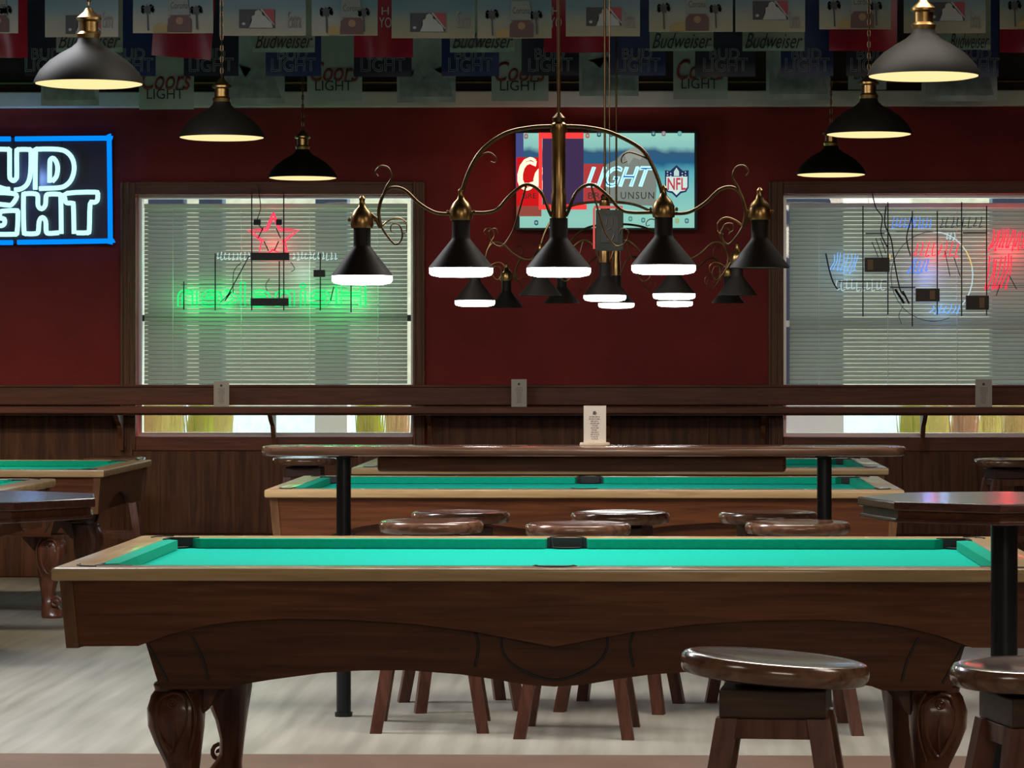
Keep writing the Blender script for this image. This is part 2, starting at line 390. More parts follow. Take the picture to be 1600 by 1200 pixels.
for px, wd in ((262, .24), (332, .16), (520, .22), (1268, .42), (1585, .32)):
    Y = W+1.7; x = PX(px, Y)
    bm = new_bm(); box(bm, x-wd/2, x+wd/2, Y-.1, Y+.1, 1.06, 3.2, .01); box(bm, x-wd/2-.01, x+wd/2+.01, Y-.11, Y+.11, 3.1, 3.2, .01)
    o = link('porch_post', bm, M_post_)
    bm = new_bm(); box(bm, x-wd/2, x+wd/2, Y-.12, Y+.12, -.2, 1.06); link('plinth', bm, mat('pale_plinth', (.85, .86, .84), .7), o)
    tag(o, 'dark porch post outside, behind the blind at %s' % {262: 'the left end of the left window', 332: 'left of the star', 520: 'the right half of the left window', 1268: 'the left end of the right window', 1585: 'the right end of the right window'}[px], 'post', 'porch posts outside the windows')
M_gr = [mat('dry_grass', (.95, .78, .36), .8, noise=.2), mat('green_grass', (.75, .80, .22), .8, noise=.2), mat('russet_grass', (.85, .62, .38), .8, noise=.2)]
gl_lab = {232: 'far left corner of the left window', 268: 'left part of the left window', 312: 'left part of the left window, greener', 345: 'middle of the left window, leaning right', 578: 'right part of the left window', 622: 'right corner of the left window',
          1425: 'left of the bracket in the right window', 1466: 'just right of the bracket in the right window', 1508: 'under the paper card of the right window', 1548: 'right of the paper card', 1588: 'right edge of the frame'}
for k, px in enumerate(gl_lab):
    Y = W+1.0+.32*(k % 2); x = PX(px, Y); bm = new_bm()
    for j in range(380):
        ang = random.uniform(0, 2*PI); r0 = random.uniform(0, .06); hgt = random.uniform(1.1, 1.4); ln = random.uniform(.01, .07); a2 = random.uniform(0, 2*PI)
        p0 = Vector((r0*math.cos(ang), r0*math.sin(ang), 0)); p1 = p0+Vector((ln*.3*math.cos(a2), ln*.3*math.sin(a2), hgt*.6)); p2 = p0+Vector((ln*math.cos(a2), ln*math.sin(a2), hgt))
        wd = Vector((.010, 0, 0)); v = [bm.verts.new(q) for q in (p0-wd, p0+wd, p1+wd, p1-wd, p2)]
        bm.faces.new(v[:4]); bm.faces.new((v[3], v[2], v[4]))
    o = link('ornamental_grass', bm, M_gr[1 if px in (312, 578, 1425) else (2 if k % 3 == 2 else 0)]); o.location = (x, Y, -.2)
    tag(o, 'dry grass clump outside: %s' % gl_lab[px], 'plant', 'grass clumps outside the windows')

# ================================================================ POOL TABLES
TL, TW, RZ = 2.84, 1.57, H-.608
def pool_table():
    root = thing('pool_table', 'x', 'pool table', (0, 0, 0), 0, 'pool tables with green cloth')
    hl, hw = TL/2, TW/2; fr = -hw
    rw = .105; ch = .05
    # rails: wooden caps, long ones and end ones, mitred
    def rail(pts):
        bm = new_bm(); vprism(bm, pts, RZ-.038, RZ, .007); link('rail', bm, M_rail, root, True)
    rail([(-hl, -hw), (hl, -hw), (hl-rw, -hw+rw), (-hl+rw, -hw+rw)]); rail([(-hl, hw), (-hl+rw, hw-rw), (hl-rw, hw-rw), (hl, hw)])
    rail([(-hl, -hw), (-hl+rw, -hw+rw), (-hl+rw, hw-rw), (-hl, hw)]); rail([(hl, -hw), (hl, hw), (hl-rw, hw-rw), (hl-rw, -hw+rw)])
    # sights
    for sy in (-1, 1):
        for k in (1, 2, 3, 5, 6, 7):
            bm = new_bm(); x = -hl+rw+(TL-2*rw)*k/8; lathe(bm, [(.007, 0), (.007, .0012)], (x, sy*(hw-.05), RZ), 10); link('sight', bm, M_pearl, root)
    # bed
    zb = RZ-.034
    bm = new_bm(); box(bm, -hl+rw-.01, hl-rw+.01, -hw+rw-.01, hw-rw+.01, zb-.03, zb); link('cloth_bed', bm, M_cloth, root)
    # cushions, six with pocket gaps
    ix, iy = hl-rw, hw-rw; g = .075; mg = .06
    def cush(pts):
        bm = new_bm(); vprism(bm, pts, zb+.002, RZ-.002); 
        link('cushion', bm, M_cush, root)
    for sy in (-1, 1):
        for sx in (-1, 1):
            cush([(sx*mg, sy*iy), (sx*(ix-g), sy*iy), (sx*(ix-g-.04), sy*(iy-ch)), (sx*(mg+.012), sy*(iy-ch))])
    for sx in (-1, 1): cush([(sx*ix, -(iy-g)), (sx*ix, iy-g), (sx*(ix-ch), iy-g-.04), (sx*(ix-ch), -(iy-g-.04))])
    # pockets
    for (x, y, r) in [(sx*(ix-.012), sy*(iy-.012), .066) for sx in (-1, 1) for sy in (-1, 1)]+[(0, sy*(iy-.006), .058) for sy in (-1, 1)]:
        bm = new_bm(); lathe(bm, [(.001, zb+.002), (r*.92, zb+.002), (r, zb+.004), (r, RZ+.003), (r*.9, RZ+.0035), (r*.86, RZ-.004), (r*.84, zb+.006), (.001, zb+.005)], (x, y, 0), 24, False)
        # cut the lip away on the table side
        for v in list(bm.verts):
            inx = (abs(v.co.x) < abs(x)-.2*r) if abs(x) > .1 else False
            iny = abs(v.co.y) < abs(y)-.25*r
            if v.co.z > zb+.0055 and (iny or (inx)): v.co.z = zb+.0055
        if x == 0: box(bm, -mg-.004, mg+.004, min(y+.006*(1 if y > 0 else -1), y-.012*(1 if y > 0 else -1)), max(y+.006*(1 if y > 0 else -1), y-.012*(1 if y > 0 else -1)), zb, RZ+.001)
        else:
            ax_, ay_ = (1 if x > 0 else -1), (1 if y > 0 else -1); xo, yo = ax_*ix, ay_*iy
            box(bm, *sorted((xo-ax_*(g+.03), xo)), *sorted((yo-ay_*.012, yo+ay_*.0005)), zb, RZ+.001)
            box(bm, *sorted((xo-ax_*.012, xo+ax_*.0005)), *sorted((yo-ay_*(g+.03), yo)), zb, RZ+.001)
        link('pocket', bm, M_pocket, root, False)
    # long aprons with scalloped edge
    half = [(0, .560), (.09, .577), (.227, .603), (.40, .625), (.58, .636), (.76, .639), (.90, .631), (.98, .620), (1.09, .593), (1.18, .560), (1.375, .558)]
    pts = [(-x, z) for x, z in half[::-1]]+half[1:]+[(1.392, RZ-.038), (-1.392, RZ-.038)]
    for sy in (-1, 1):
        bm = new_bm(); prism(bm, pts, 0, .03, .08, RZ-.038)
        for v in bm.verts: v.co.y = (v.co.y+fr+.022) * (1 if sy < 0 else -1)
        link('side_apron', bm, M_apron, root)
    e = hw-.05
    eh = [(0, .640), (.15, .633), (.28, .608), (.36, .566), (.42, .556), (e, .556)]
    epts = [(-x, z) for x, z in eh[::-1]]+eh[1:]+[(e, RZ-.038), (-e, RZ-.038)]
    for sx in (-1, 1):
        bm = new_bm(); prism(bm, epts, 0, .03, .08, RZ-.038)
        for v in bm.verts: v.co.x, v.co.y = sx*(hl-.036-(v.co.y)), v.co.x
        link('end_apron', bm, M_apron, root)
    for sx in (-1, 1):
        for sy in (-1, 1):
            bm = new_bm(); x, y = sx*(hl-.038), sy*(hw-.034)
            beam(bm, (x-sx*.016, y-sy*.016, .554), (x, y, RZ-.038), .036, .036, .036, .036); link('corner_post', bm, M_post, root)
    # lower frame: recessed body with arched lower edge
    lh = [(0, .443), (.08, .448), (.18, .465), (.27, .478), (.42, .489), (.55, .488), (.66, .481), (.80, .462), (.90, .446), (.93, .434), (1.125, .434), (1.19, .66)]
    lp = [(-x, z) for x, z in lh[::-1]]+lh[1:]
    for sy in (-1, 1):
        bm = new_bm(); prism(bm, lp, 0, .03, .10, .62)
        for v in bm.verts: v.co.y = (v.co.y+fr+.06)*(1 if sy < 0 else -1)
        link('lower_frame', bm, M_frame, root)
        def line(pp):     # routed lines on the frame
            q = smooth_path([(x, -sy*(fr+.0585+.10*(.62-z)), z) for x, z in pp], 4)
            bm = new_bm(); tube(bm, q, .0035, 5); link('routed_line', bm, M_pocket, root)
        for s in (-1, 1):
            line([(s*.225, .60), (s*.215, .56), (s*.225, .50)]); line([(s*1.03, .585), (s*1.0, .52), (s*.985, .46)]); line([(s*1.155, .56), (s*1.10, .455)])
        line([(-.15, .59), (-.145, .54), (-.10, .495), (0, .462), (.10, .495), (.145, .54), (.15, .59)])
    for sx in (-1, 1):
        bm = new_bm(); w2 = hw-.10
        ep = [(-w2, .434), (-w2+.2, .434), (-.25, .50), (0, .52), (.25, .50), (w2-.2, .434), (w2, .434), (w2, .66), (-w2, .66)]
        prism(bm, ep, 0, .03)
        for v in bm.verts: v.co.x, v.co.y = sx*(1.16-v.co.y-.25*(.62-v.co.z)), v.co.x
        link('end_frame', bm, M_frame, root)
    # cabriole legs
    for sx in (-1, 1):
        for sy in (-1, 1):
            lx, ly = sx*1.09, sy*(hw-.25)
            prof = [(.436, .150, 0), (.43, .155, .0), (.415, .148, .0), (.40, .156, .006), (.36, .165, .012), (.31, .160, .012), (.26, .135, .006), (.20, .100, -.004), (.14, .078, -.008), (.09, .074, -.004), (.065, .088, .006), (.035, .112, .018), (.012, .118, .022), (0, .108, .022)]
            bm = new_bm(); rings = []
            for z, wd, off in prof:
                ring = []
                for k in range(20):
                    a_ = 2*PI*k/20; r = wd/2*(abs(math.cos(a_))**4+abs(math.sin(a_))**4)**(-.16 if z > .1 else -.1)
                    flute = 1+.035*math.cos(6*a_) if .08 < z < .38 else 1
                    ring.append(bm.verts.new((lx+sx*off+r*flute*math.cos(a_), ly+sy*off+r*flute*math.sin(a_), z)))
                rings.append(ring)
            for i in range(len(rings)-1):
                for k in range(20): bm.faces.new((rings[i][k], rings[i][(k+1) % 20], rings[i+1][(k+1) % 20], rings[i+1][k]))
            bm.faces.new(rings[0]); bm.faces.new(rings[-1][::-1])
            leg = link('leg', bm, M_leg, root, True)
            bm = new_bm()   # carved leaf with rosette on the knee, front and outer face
            fy = ly+sy*.092; q = sy
            leaf = [(0, .415), (.030, .405), (.042, .36), (.036, .31), (.015, .26), (-.005, .235), (-.03, .27), (-.044, .33), (-.04, .39), (0, .415)]
            tube(bm, smooth_path([(lx+sx*.012+a_, fy-q*.006, z_) for a_, z_ in leaf], 4), .0055, 6)
            for r in (.013, .006): tube(bm, [(lx+sx*.012+r*math.cos(t/12*2*PI), fy-q*.004, .385+r*math.sin(t/12*2*PI)) for t in range(13)], .0035, 6)
            tube(bm, smooth_path([(lx+sx*.012, fy-q*.004, .36), (lx+sx*.006, fy-q*.003, .30), (lx+sx*.01, fy-q*.012, .25)], 4), .004, 6)
            sx2 = -sx
            tube(bm, smooth_path([(lx+sx2*(.03+.03*0), fy-q*.004, .42), (lx+sx2*.052, fy-q*.008, .37), (lx+sx2*.050, fy-q*.010, .30), (lx+sx2*.028, fy-q*.018, .22)], 4), .0045, 6)
            link('leaf_carving', bm, M_leg, leg, True)
            bm = new_bm(); tube(bm, [(lx+sx*.045+(.030-.0016*t)*math.cos(t*.55), ly+sy*.066, .085+(.034-.0018*t)*math.sin(t*.55)) for t in range(18)], .008, 6); link('foot_scroll', bm, M_leg, leg, True)
            # scroll bracket where the leg meets the frame
            bm = new_bm(); pts_ = [(lx-sx*.06, .434), (lx-sx*.16, .446), (lx-sx*.13, .43), (lx-sx*.105, .405), (lx-sx*.085, .36), (lx-sx*.06, .34)]
            prism(bm, pts_, ly-.03, ly+.03); link('leg_scroll', bm, M_leg, leg)
    return root
T = pool_table()
def cxy(px, Yf): return (PX(px, Yf), Yf+TW/2, 0)
tabs = [((PX(865, 8.84), 8.84+TW/2, 0), 'large brown pool table nearest the camera, with green cloth and carved legs'),
        ((PX(912, 13.93), 13.93+TW/2, 0), 'brown pool table behind the black-legged drink counter, middle of the centre row'),
        ((PX(968, 16.6), 16.6+TW/2, 0), 'pool table farthest back in the centre row, mostly hidden under the counter edge'),
        ((PX(162, 16.2)-TL/2, 16.2+TW/2, 0), 'pool table at the left by the back wall, its carved leg and arched end showing'),
        ((PX(87, 15.1)-TL/2, 13.53+TW/2, 0), 'pool table at the left frame edge, only its corner rail showing above the octagonal table')]
T.location = tabs[0][0]; T['label'] = tabs[0][1]
for loc, lab in tabs[1:]: dup(T, loc, 0, lab)

# ================================================================ STOOLS
def stool(tilt=(0, 0)):
    root = thing('bar_stool', 'x', 'stool', (0, 0, 0), 0, 'round wooden bar stools')
    r = .195; z1 = .768
    R = Matrix.Rotation(tilt[0], 3, 'Y') @ Matrix.Rotation(tilt[1], 3, 'X')
    bm = new_bm(); prof = [(r*.90, -.046), (r*.96, -.043), (r*.99, -.034), (r, -.022), (r*.99, -.010), (r*.96, -.003), (r*.90, 0), (r*.82, -.002), (r*.6, -.006), (r*.3, -.009), (.02, -.010)]
    lathe(bm, prof, (0, 0, z1), 40, True, R); link('seat', bm, M_seat, root, True)
    bm = new_bm(); lathe(bm, [(.085, z1-.07), (.085, z1-.04)], (0, 0, 0), 20); link('swivel_plate', bm, M_black, root)
    bm = new_bm(); q = .108; zt, zl = z1-.058, z1-.116
    box(bm, -q, q, -q, q, zl, zt, .004); link('seat_box', bm, M_stbox, root)
    for sx in (-1, 1):
        for sy in (-1, 1):
            bm = new_bm(); beam(bm, (sx*.196, sy*.196, 0), (sx*.092, sy*.092, zl), .044, .044, .044, .044); link('leg', bm, M_stleg, root)
    for z, f in ((zl-.022, 0), (.30, 1), (.17, 2)):
        k = .092+(.196-.092)*(1-z/zl); t = .018 if f == 0 else .012; hh_ = .020 if f == 0 else .018
        for s in (-1, 1):
            if f != 2:
                bm = new_bm(); box(bm, -k+.015, k-.015, s*k-t/2, s*k+t/2, z-hh_, z+hh_, .002); link('stretcher', bm, M_stleg, root)
            if f != 1:
                bm = new_bm(); box(bm, s*k-t/2, s*k+t/2, -k+.015, k-.015, z-hh_, z+hh_, .002); link('stretcher', bm, M_stleg, root)
    return root
fst = stool((math.radians(4.5), math.radians(-1.0)))
fst.location = (PX(1212, 6.46), 6.46, 0); fst.rotation_euler = (0, 0, math.radians(-6)); fst['label'] = 'round wooden bar stool in the foreground with tilted glossy seat, before the pool table'
s2 = stool(); s2.location = (PX(1636, 6.32), 6.32, 0); s2.rotation_euler = (0, 0, math.radians(12)); s2['label'] = 'foreground bar stool cut by the right frame edge, in front of the black table post'
for px, Y, rz, lab in ((674, 11.67, 2, 'bar stool on the camera side of the counter, nearest its left post'), (903, 11.50, -3, 'bar stool on the camera side of the counter, middle one with red-lit seat'),
                       (1246, 11.62, 4, 'bar stool on the camera side of the counter, overlapping its right post'), (720, 12.35, 14, 'bar stool on the far side of the counter, tucked behind the leftmost near stool'),
                       (969, 12.32, -12, 'bar stool on the far side of the counter, behind and right of the red-lit stool'), (1200, 12.35, 8, 'bar stool on the far side of the counter, left of the right post'),
                       (1573, 18.55, 10, 'bar stool standing at the wall at the right above the octagonal table'), (476, 18.7, 0, 'bar stool at the wall under the left window, white daylight on its seat'),
                       (178, 18.75, 6, 'bar stool behind the left pool table, only a leg showing under the arch')):
    dup(s2, (PX(px, Y), Y, 0), math.radians(rz), lab)

# ================================================================ COUNTER
CY = 12.0; ctz = 1.035
cx0, cx1 = PX(410, CY), PX(1415, CY); cc = (cx0+cx1)/2; hl = (cx1-cx0)/2
ctr = thing('drink_counter', 'long narrow wooden drink counter on two black posts between the pool tables', 'counter', (cc, CY, 0))
bm = new_bm(); pts = []
for k in range(7): a_ = -PI/2+PI*k/6; pts.append((hl-.06+.06*math.cos(a_), .17*math.sin(a_)/1.0 if abs(math.sin(a_)) == 1 else .17*math.sin(a_)))
for k in range(7): a_ = PI/2+PI*k/6; pts.append((-hl+.06+.06*math.cos(a_), .17*math.sin(a_)))
vprism(bm, pts, ctz-.034, ctz, .008); link('counter_top', bm, M_ctop, ctr, True)
b0, b1 = PX(590, CY-.02)-cc, PX(1228, CY-.02)-cc
bm = new_bm(); box(bm, b0, b1, -.035, .035, ctz-.098, ctz-.034, .012); link('stiffener_beam', bm, M_frame, ctr)
for px in (537, 1288):
    x = PX(px, CY)-cc; bm = new_bm(); lathe(bm, [(.028, .015), (.028, ctz-.04)], (x, 0, 0), 24); p = link('post', bm, M_black, ctr, True)
    bm = new_bm(); lathe(bm, [(.034, 0), (.034, .016)], (x, 0, 0), 28); link('floor_collar', bm, M_black, p)
    bm = new_bm(); lathe(bm, [(.06, ctz-.043), (.06, ctz-.034)], (x, 0, 0), 20); link('flange', bm, M_black, p)

# octagonal tables
def octa(px, Y, rot, lab):
    root = thing('octagonal_table', lab, 'table', (PX(px, Y), Y, 0), rot, 'octagonal high tables')
    R_ = .36; bm = new_bm(); pts = [(R_*math.cos(PI/4*k), R_*math.sin(PI/4*k)) for k in range(8)]
    vprism(bm, pts, ctz-.022, ctz, .004); link('table_top', bm, M_otop, root)
    bm = new_bm(); vprism(bm, [(x*.965, y*.965) for x, y in pts], ctz-.040, ctz-.022); link('table_edge', bm, M_frame, root)
    bm = new_bm(); vprism(bm, [(x*.985, y*.985) for x, y in pts], ctz-.050, ctz-.040, .003); link('edge_lip', bm, M_otop, root)
    bm = new_bm(); lathe(bm, [(.033, .012), (.033, ctz-.05)], (0, 0, 0), 24); link('post', bm, M_black, root, True)
    bm = new_bm(); lathe(bm, [(.19, 0), (.19, .010), (.05, .02)], (0, 0, 0), 28); link('base_plate', bm, M_black, root)
    bm = new_bm(); box(bm, -.16, .16, -.012, .012, ctz-.062, ctz-.05); box(bm, -.012, .012, -.16, .16, ctz-.062, ctz-.05); link('spider', bm, M_black, root)
octa(1569, 7.75, math.radians(-8), 'dark octagonal high table at the right edge on a black post')
octa(-64, 7.75, math.radians(-12), 'octagonal high table cut by the left frame edge, blue sheen on its top')

# ================================================================ TABLE CARDS
def card(px0, px1, pyt, pyb, Y, zbase, lab, base=False):
    x0, x1 = PX(px0, Y), PX(px1, Y); c = (x0+x1)/2; hw_ = (x1-x0)/2; hgt = (pyb-pyt)*Y/F
    t = thing('table_card', lab, 'card', (c, Y, zbase), 0, 'small white standing cards with grey print')
    bm = new_bm(); z0 = .0
    if base:
        bm2 = new_bm(); lathe(bm2, [(hw_*1.35, 0), (hw_*1.38, .006), (hw_*1.3, .014)], (0, 0, 0), 20)
        for v in bm2.verts: v.co.y *= .5
        link('card_stand', bm2, mat('card_stand_plastic', (.5, .4, .3), .3), t); z0 = .012
    box(bm, -hw_, hw_, -.0015, .0015, z0, hgt); link('card_sheet', bm, M_card, t)
    bm = new_bm(); zz = hgt*.82; r = hw_*.2
    flat(bm, [(r*.5*math.cos(a*PI/5)*(2 if a % 2 == 0 else 1.1), zz+r*.5*math.sin(a*PI/5)*(2 if a % 2 == 0 else 1.1)) for a in range(10)], -.0024, -.0016); link('emblem', bm, M_ink, t)
    bm = new_bm()
    for k in range(11):
        z = hgt*(.68-.055*k)+z0*.5; ww = hw_*random.uniform(.3, .55)*(1 if k < 4 else .75)
        x = -ww
        while x < ww-.002:
            l_ = random.uniform(.004, .012); box(bm, x, min(x+l_, ww), -.0022, -.0016, z, z+hgt*.026); x += l_+.0025
    link('print_lines', bm, M_inkg, t)
card(334, 358, 597, 637, W-.22, LZ, 'white card standing on the wall ledge in front of the left window')
card(799, 823, 595, 638, W-.22, LZ, 'white card standing on the wall ledge against the bare red wall')
card(1524, 1550, 593, 636, W-.22, LZ, 'white card standing on the wall ledge in front of the right window')
card(912, 947, 634, 697, CY, ctz, 'larger white card in a clear stand on the drink counter', True)

# ================================================================ DOME PENDANTS
def dome(px, pyb, wpx, hpx_top, lab):
    Y = F*.40/wpx; x = PX(px, Y); z = PZ(px, pyb, Y)
    t = thing('pendant_lamp', lab, 'lamp', (x, Y, z), 0, 'black dome pendant lamps')
    R_ = .2
    bm = new_bm()
    outer = [(R_, 0), (R_*.985, .014), (R_*.90, .045), (R_*.72, .082), (R_*.50, .112), (R_*.32, .132), (R_*.22, .150), (R_*.19, .17)]
    inner = [(r-.005, z_-.004) for r, z_ in outer[::-1]]; inner[-1] = (R_-.005, .0)
    lathe(bm, outer+inner, (0, 0, 0), 40, False); link('lamp_shade', bm, M_dome, t, True)
    bm = new_bm(); lathe(bm, [(.001, -.007), (R_-.03, -.006), (R_-.007, -.001), (R_-.007, .006), (.001, .006)], (0, 0, 0), 40, False); link('diffuser', bm, G_warm, t)
    bm = new_bm(); lathe(bm, [(.040, .165), (.044, .18), (.034, .19), (.034, .225), (.046, .232), (.046, .240), (.02, .262), (.012, .275)], (0, 0, 0), 20); link('socket_cap', bm, M_brass, t, True)
    bm = new_bm(); tube(bm, [(0, 0, .27), (0, 0, CZ-z)], .0035, 6); link('cord', bm, M_wire, t)
    # chain links
    bm = new_bm()
    for k in range(14):
        zc = .285+k*.026; ax = k % 2
        tube(bm, [(.007*math.cos(a_*PI/4) if ax else 0, 0 if ax else .007*math.cos(a_*PI/4), zc+.016*math.sin(a_*PI/4)) for a_ in range(9)], .0022, 5)
    link('chain', bm, M_brassd, t)
    bm = new_bm(); lathe(bm, [(.05, CZ-z-.03), (.06, CZ-z)], (0, 0, 0), 20); link('ceiling_rose', bm, M_brassd, t)
dome(139, 131, 172, 0, 'black dome pendant lamp with cream glow, nearest of the left row')
dome(346.5, 215, 135, 0, 'black dome pendant lamp with cream glow, middle of the left row')
dome(473, 278, 108, 0, 'small black dome pendant lamp, farthest of the left row above the left window')
dome(1443, 119, 176, 0, 'black dome pendant lamp with bright cream glow, nearest of the right row')
dome(1357.5, 210, 135, 0, 'black dome pendant lamp, middle of the right row')
dome(1298.5, 273, 109, 0, 'small black dome pendant lamp, farthest of the right row above the right window')

# ================================================================ CHANDELIERS (billiard lights)
U = 1/506.0   # metres per photo pixel on the nearest one
def chandelier(lab, lit, tube_stem=True):
    """local frame: x to the right, z up, origin at rim level of the middle shade; coordinates given in photo px of the nearest lamp"""
    t = thing('billiard_light', lab, 'chandelier', (0, 0, 0), 0, 'brass billiard lights over the centre row')
    def q(px, py, y=0): return ((px-873)*U, y, (430-py)*U)
    top = CZ
    shades = [(565, 442, .95), (720, 430, 1), (873, 430, 1), (1037, 426, 1), (1187, 430, .93)]
    bm = new_bm(); lathe(bm, [(.012, (430-188)*U), (.024, (430-194)*U), (.026, (430-204)*U), (.021, (430-210)*U), (.021, (430-300)*U), (.0235, (430-304)*U), (.0235, (430-342)*U)], (0, 0, 0), 20); link('stem', bm, M_brass, t, True)
    bm = new_bm(); lathe(bm, [(.0055, (430-190)*U), (.0055, 2.2)], (0, 0, 0), 10, True); rod = link('rod', bm, M_brassd, t, True)
    bm = new_bm(); lathe(bm, [(.006, (430-176)*U), (.020, (430-184)*U), (.018, (430-192)*U)], (0, 0, 0), 16); link('finial', bm, M_brassd, t, True)
    for i, (px, py, s) in enumerate(shades):
        cx, cy, cz = q(px, py); bm = new_bm(); r = .1*s
        pr = [(r, .022), (r*.99, .026), (r*.30, .110), (r*.28, .118), (r*.28, .176)]
        lathe(bm, pr+[(r_-.003, z_) for r_, z_ in pr[::-1]], (cx, cy, cz), 36, False); sh = link('lamp_shade', bm, M_shade, t, True)
        bm = new_bm()
        if lit[i]:
            lathe(bm, [(.001, -.007), (r*.7, -.005), (r*.93, .0), (r*.985, .007), (r*.985, .024), (.001, .024)], (cx, cy, cz), 36, False); link('diffuser', bm, G_lamp, t, True)
        else:
            lathe(bm, [(.001, .024), (r*.97, .024), (r*.97, .026), (.001, .026)], (cx, cy, cz), 36, False); link('diffuser', bm, mat('unlit_glass', (.05, .045, .04), .3), t, True)
        if i != 2:
            bm = new_bm(); lathe(bm, [(.033, .170), (.036, .180), (.034, .205), (.026, .222), (.012, .236), (.008, .252), (.010, .262), (.003, .27)], (cx, cy, cz), 20); link('shade_cap', bm, M_brass, t, True)
            bm = new_bm(); lathe(bm, [(.004, 0), (.005, .008), (.002, .012)], (cx-.04, cy, cz+.19), 8); lathe(bm, [(.004, 0), (.005, .008), (.002, .012)], (cx+.04, cy, cz+.19), 8); link('cap_screw', bm, M_brass, t)
    def arm(name, pts, r, m=M_brassd, r1=None):
        pp = smooth_path([q(*p) for p in pts], 5); n_ = len(pp); rads = [r+((r1 or r)-r)*i/(n_-1) for i in range(n_)]
        bm = new_bm(); tube(bm, pp, r, 8, rads); link(name, bm, m, t, True)
    for s in (-1, 1):
        g = lambda x: 873+s*(873-x) if s > 0 else x
        m_ = lambda L_: [((873-s*(873-x)) if s < 0 else 873+(873-x)) if False else (x if s < 0 else 1746-x+ (9 if x < 800 else 0)) for x in L_]
        def ap(name, pts, r, mm=M_brassd, r1=None):
            arm(name, [((x if s < 0 else (1746-x+(10 if x < 760 else 0))), y, dy) for x, y, dy in pts], r, mm, r1)
        ap('arch_arm', [(868, 197, 0), (830, 199, 0), (790, 208, 0), (755, 232, 0), (735, 262, 0), (723, 295, 0), (720, 315, 0)], .0062)
        ap('arm_tail', [(735, 262, 0), (745, 248, 0), (762, 238, .0), (774, 245, 0), (774, 254, 0), (766, 252, 0)], .003, M_brassd, .0015)
        ap('inner_arm', [(736, 332, 0), (760, 332, 0), (778, 326, .0), (797, 305, 0), (822, 288, 0), (845, 300, 0), (858, 330, 0), (862, 338, 0)], .0052)
        ap('outer_arm', [(704, 334, 0), (680, 332, 0), (655, 318, 0), (632, 297, 0), (612, 293, 0), (598, 305, 0), (591, 330, 0), (594, 355, 0), (585, 340, 0), (573, 330, 0)], .0052)
        ap('scroll', [(596, 310, 0), (603, 292, 0), (611, 277, 0), (606, 262, 0), (594, 259, 0), (586, 268, 0), (590, 275, 0)], .004, M_brassd, .002)
        ap('scroll', [(594, 352, 0), (604, 368, 0), (618, 382, 0), (628, 370, 0), (624, 352, 0), (612, 350, 0), (610, 360, 0), (617, 364, 0)], .0035, M_brassd, .0015)
        ap('scroll', [(822, 290, 0), (805, 350, 0), (795, 372, 0), (782, 385, 0), (768, 378, 0), (764, 362, 0), (774, 357, 0), (778, 365, 0)], .003, M_brassd, .0015)
        ap('leaf_scroll', [(594, 355, 0), (606, 345, 0), (622, 340, 0), (634, 348, 0), (634, 362, 0), (626, 366, 0)], .003, M_brass, .0012)
    bm = new_bm(); lathe(bm, [(.06, 0), (.05, .03), (.01, .035)], (0, 0, 2.165), 20); 
    for v in bm.verts: v.co.z = 4.365-v.co.z if False else v.co.z
    canopy = link('canopy', bm, M_brassd, t, True)
    return t, rod, canopy
for (px, py, Y, lit, lab) in ((873, 430, 9.7, (1, 1, 1, 1, 0), 'large brass billiard light with five black cone shades over the nearest pool table'),
                              (945, 469, 14.7, (0, 1, 0, 1, 0), 'brass billiard light second in depth, hanging behind the nearest one'),
                              (963, 480, 17.4, (0, 0, 1, 1, 0), 'brass billiard light farthest back, small cones under the second one')):
    if Y > 12 and Y < 16: lit = (1, 0, 1, 1, 0)
    if Y > 16: lit = (0, 0, 1, 1, 0)
    t, rod, canopy = chandelier(lab, lit)
    t.location = (PX(px, Y), Y, PZ(px, py, Y))
    top = CZ-t.location.z
    for v in rod.data.vertices:
        if v.co.z > 1: v.co.z = top
    canopy.location.z = top-2.2
# number plaque hanging in front of the second light
Y = 13.75; a = P(931, 392, Y); b2 = P(974, 328, Y)
pq = thing('hanging_plaque', 'small dark green metal plaque hanging in front of the second billiard light', 'plaque', ((a.x+b2.x)/2, Y, a.z))
hw_, hh_ = (b2.x-a.x)/2, b2.z-a.z
bm = new_bm(); box(bm, -hw_, hw_, -.01, .01, 0, hh_, .003); link('plate', bm, mat('plaque_metal', (.016, .020, .015), .45, metal=.4, noise=.3, nscale=20), pq)
bm = new_bm(); box(bm, -hw_*.62, hw_*.62, -.013, -.0105, hh_*.2, hh_*.85); link('inset', bm, M_box, pq)
M_pl = mat('plaque_relief', (.06, .06, .045), .5, metal=.3)
bm = new_bm(); tube(bm, smooth_path([(-.01, -.014, hh_*.5), (.01, -.014, hh_*.56), (.02, -.014, hh_*.42), (.008, -.014, hh_*.26), (-.014, -.014, hh_*.28), (-.018, -.014, hh_*.38)], 4), .003, 6)
tube(bm, [(-.014, -.014, hh_*.62), (-.012, -.014, hh_*.78)], .003, 6); tube(bm, [(.012, -.014, hh_*.62), (.012, -.014, hh_*.8)], .003, 6); link('relief', bm, M_pl, pq)
bm = new_bm(); tube(bm, [(-.0, 0, hh_), (-.0, 0, CZ-a.z)], .0022, 6); link('hanger_rod', bm, M_brassd, pq)
G_red_edge = glow('red_tube', (1, .07, .06), 1.6)
bm = new_bm(); tube(bm, [(-hw_-.008, 0, hh_+.008), (-hw_-.008, 0, hh_*.05)], .0045, 8); tube(bm, [(-hw_-.008, 0, hh_+.012), (hw_*.95, 0, hh_+.012)], .006, 8); link('red_edge_tube', bm, glow('pink_red_tube', (.8, .12, .10), .8), pq)

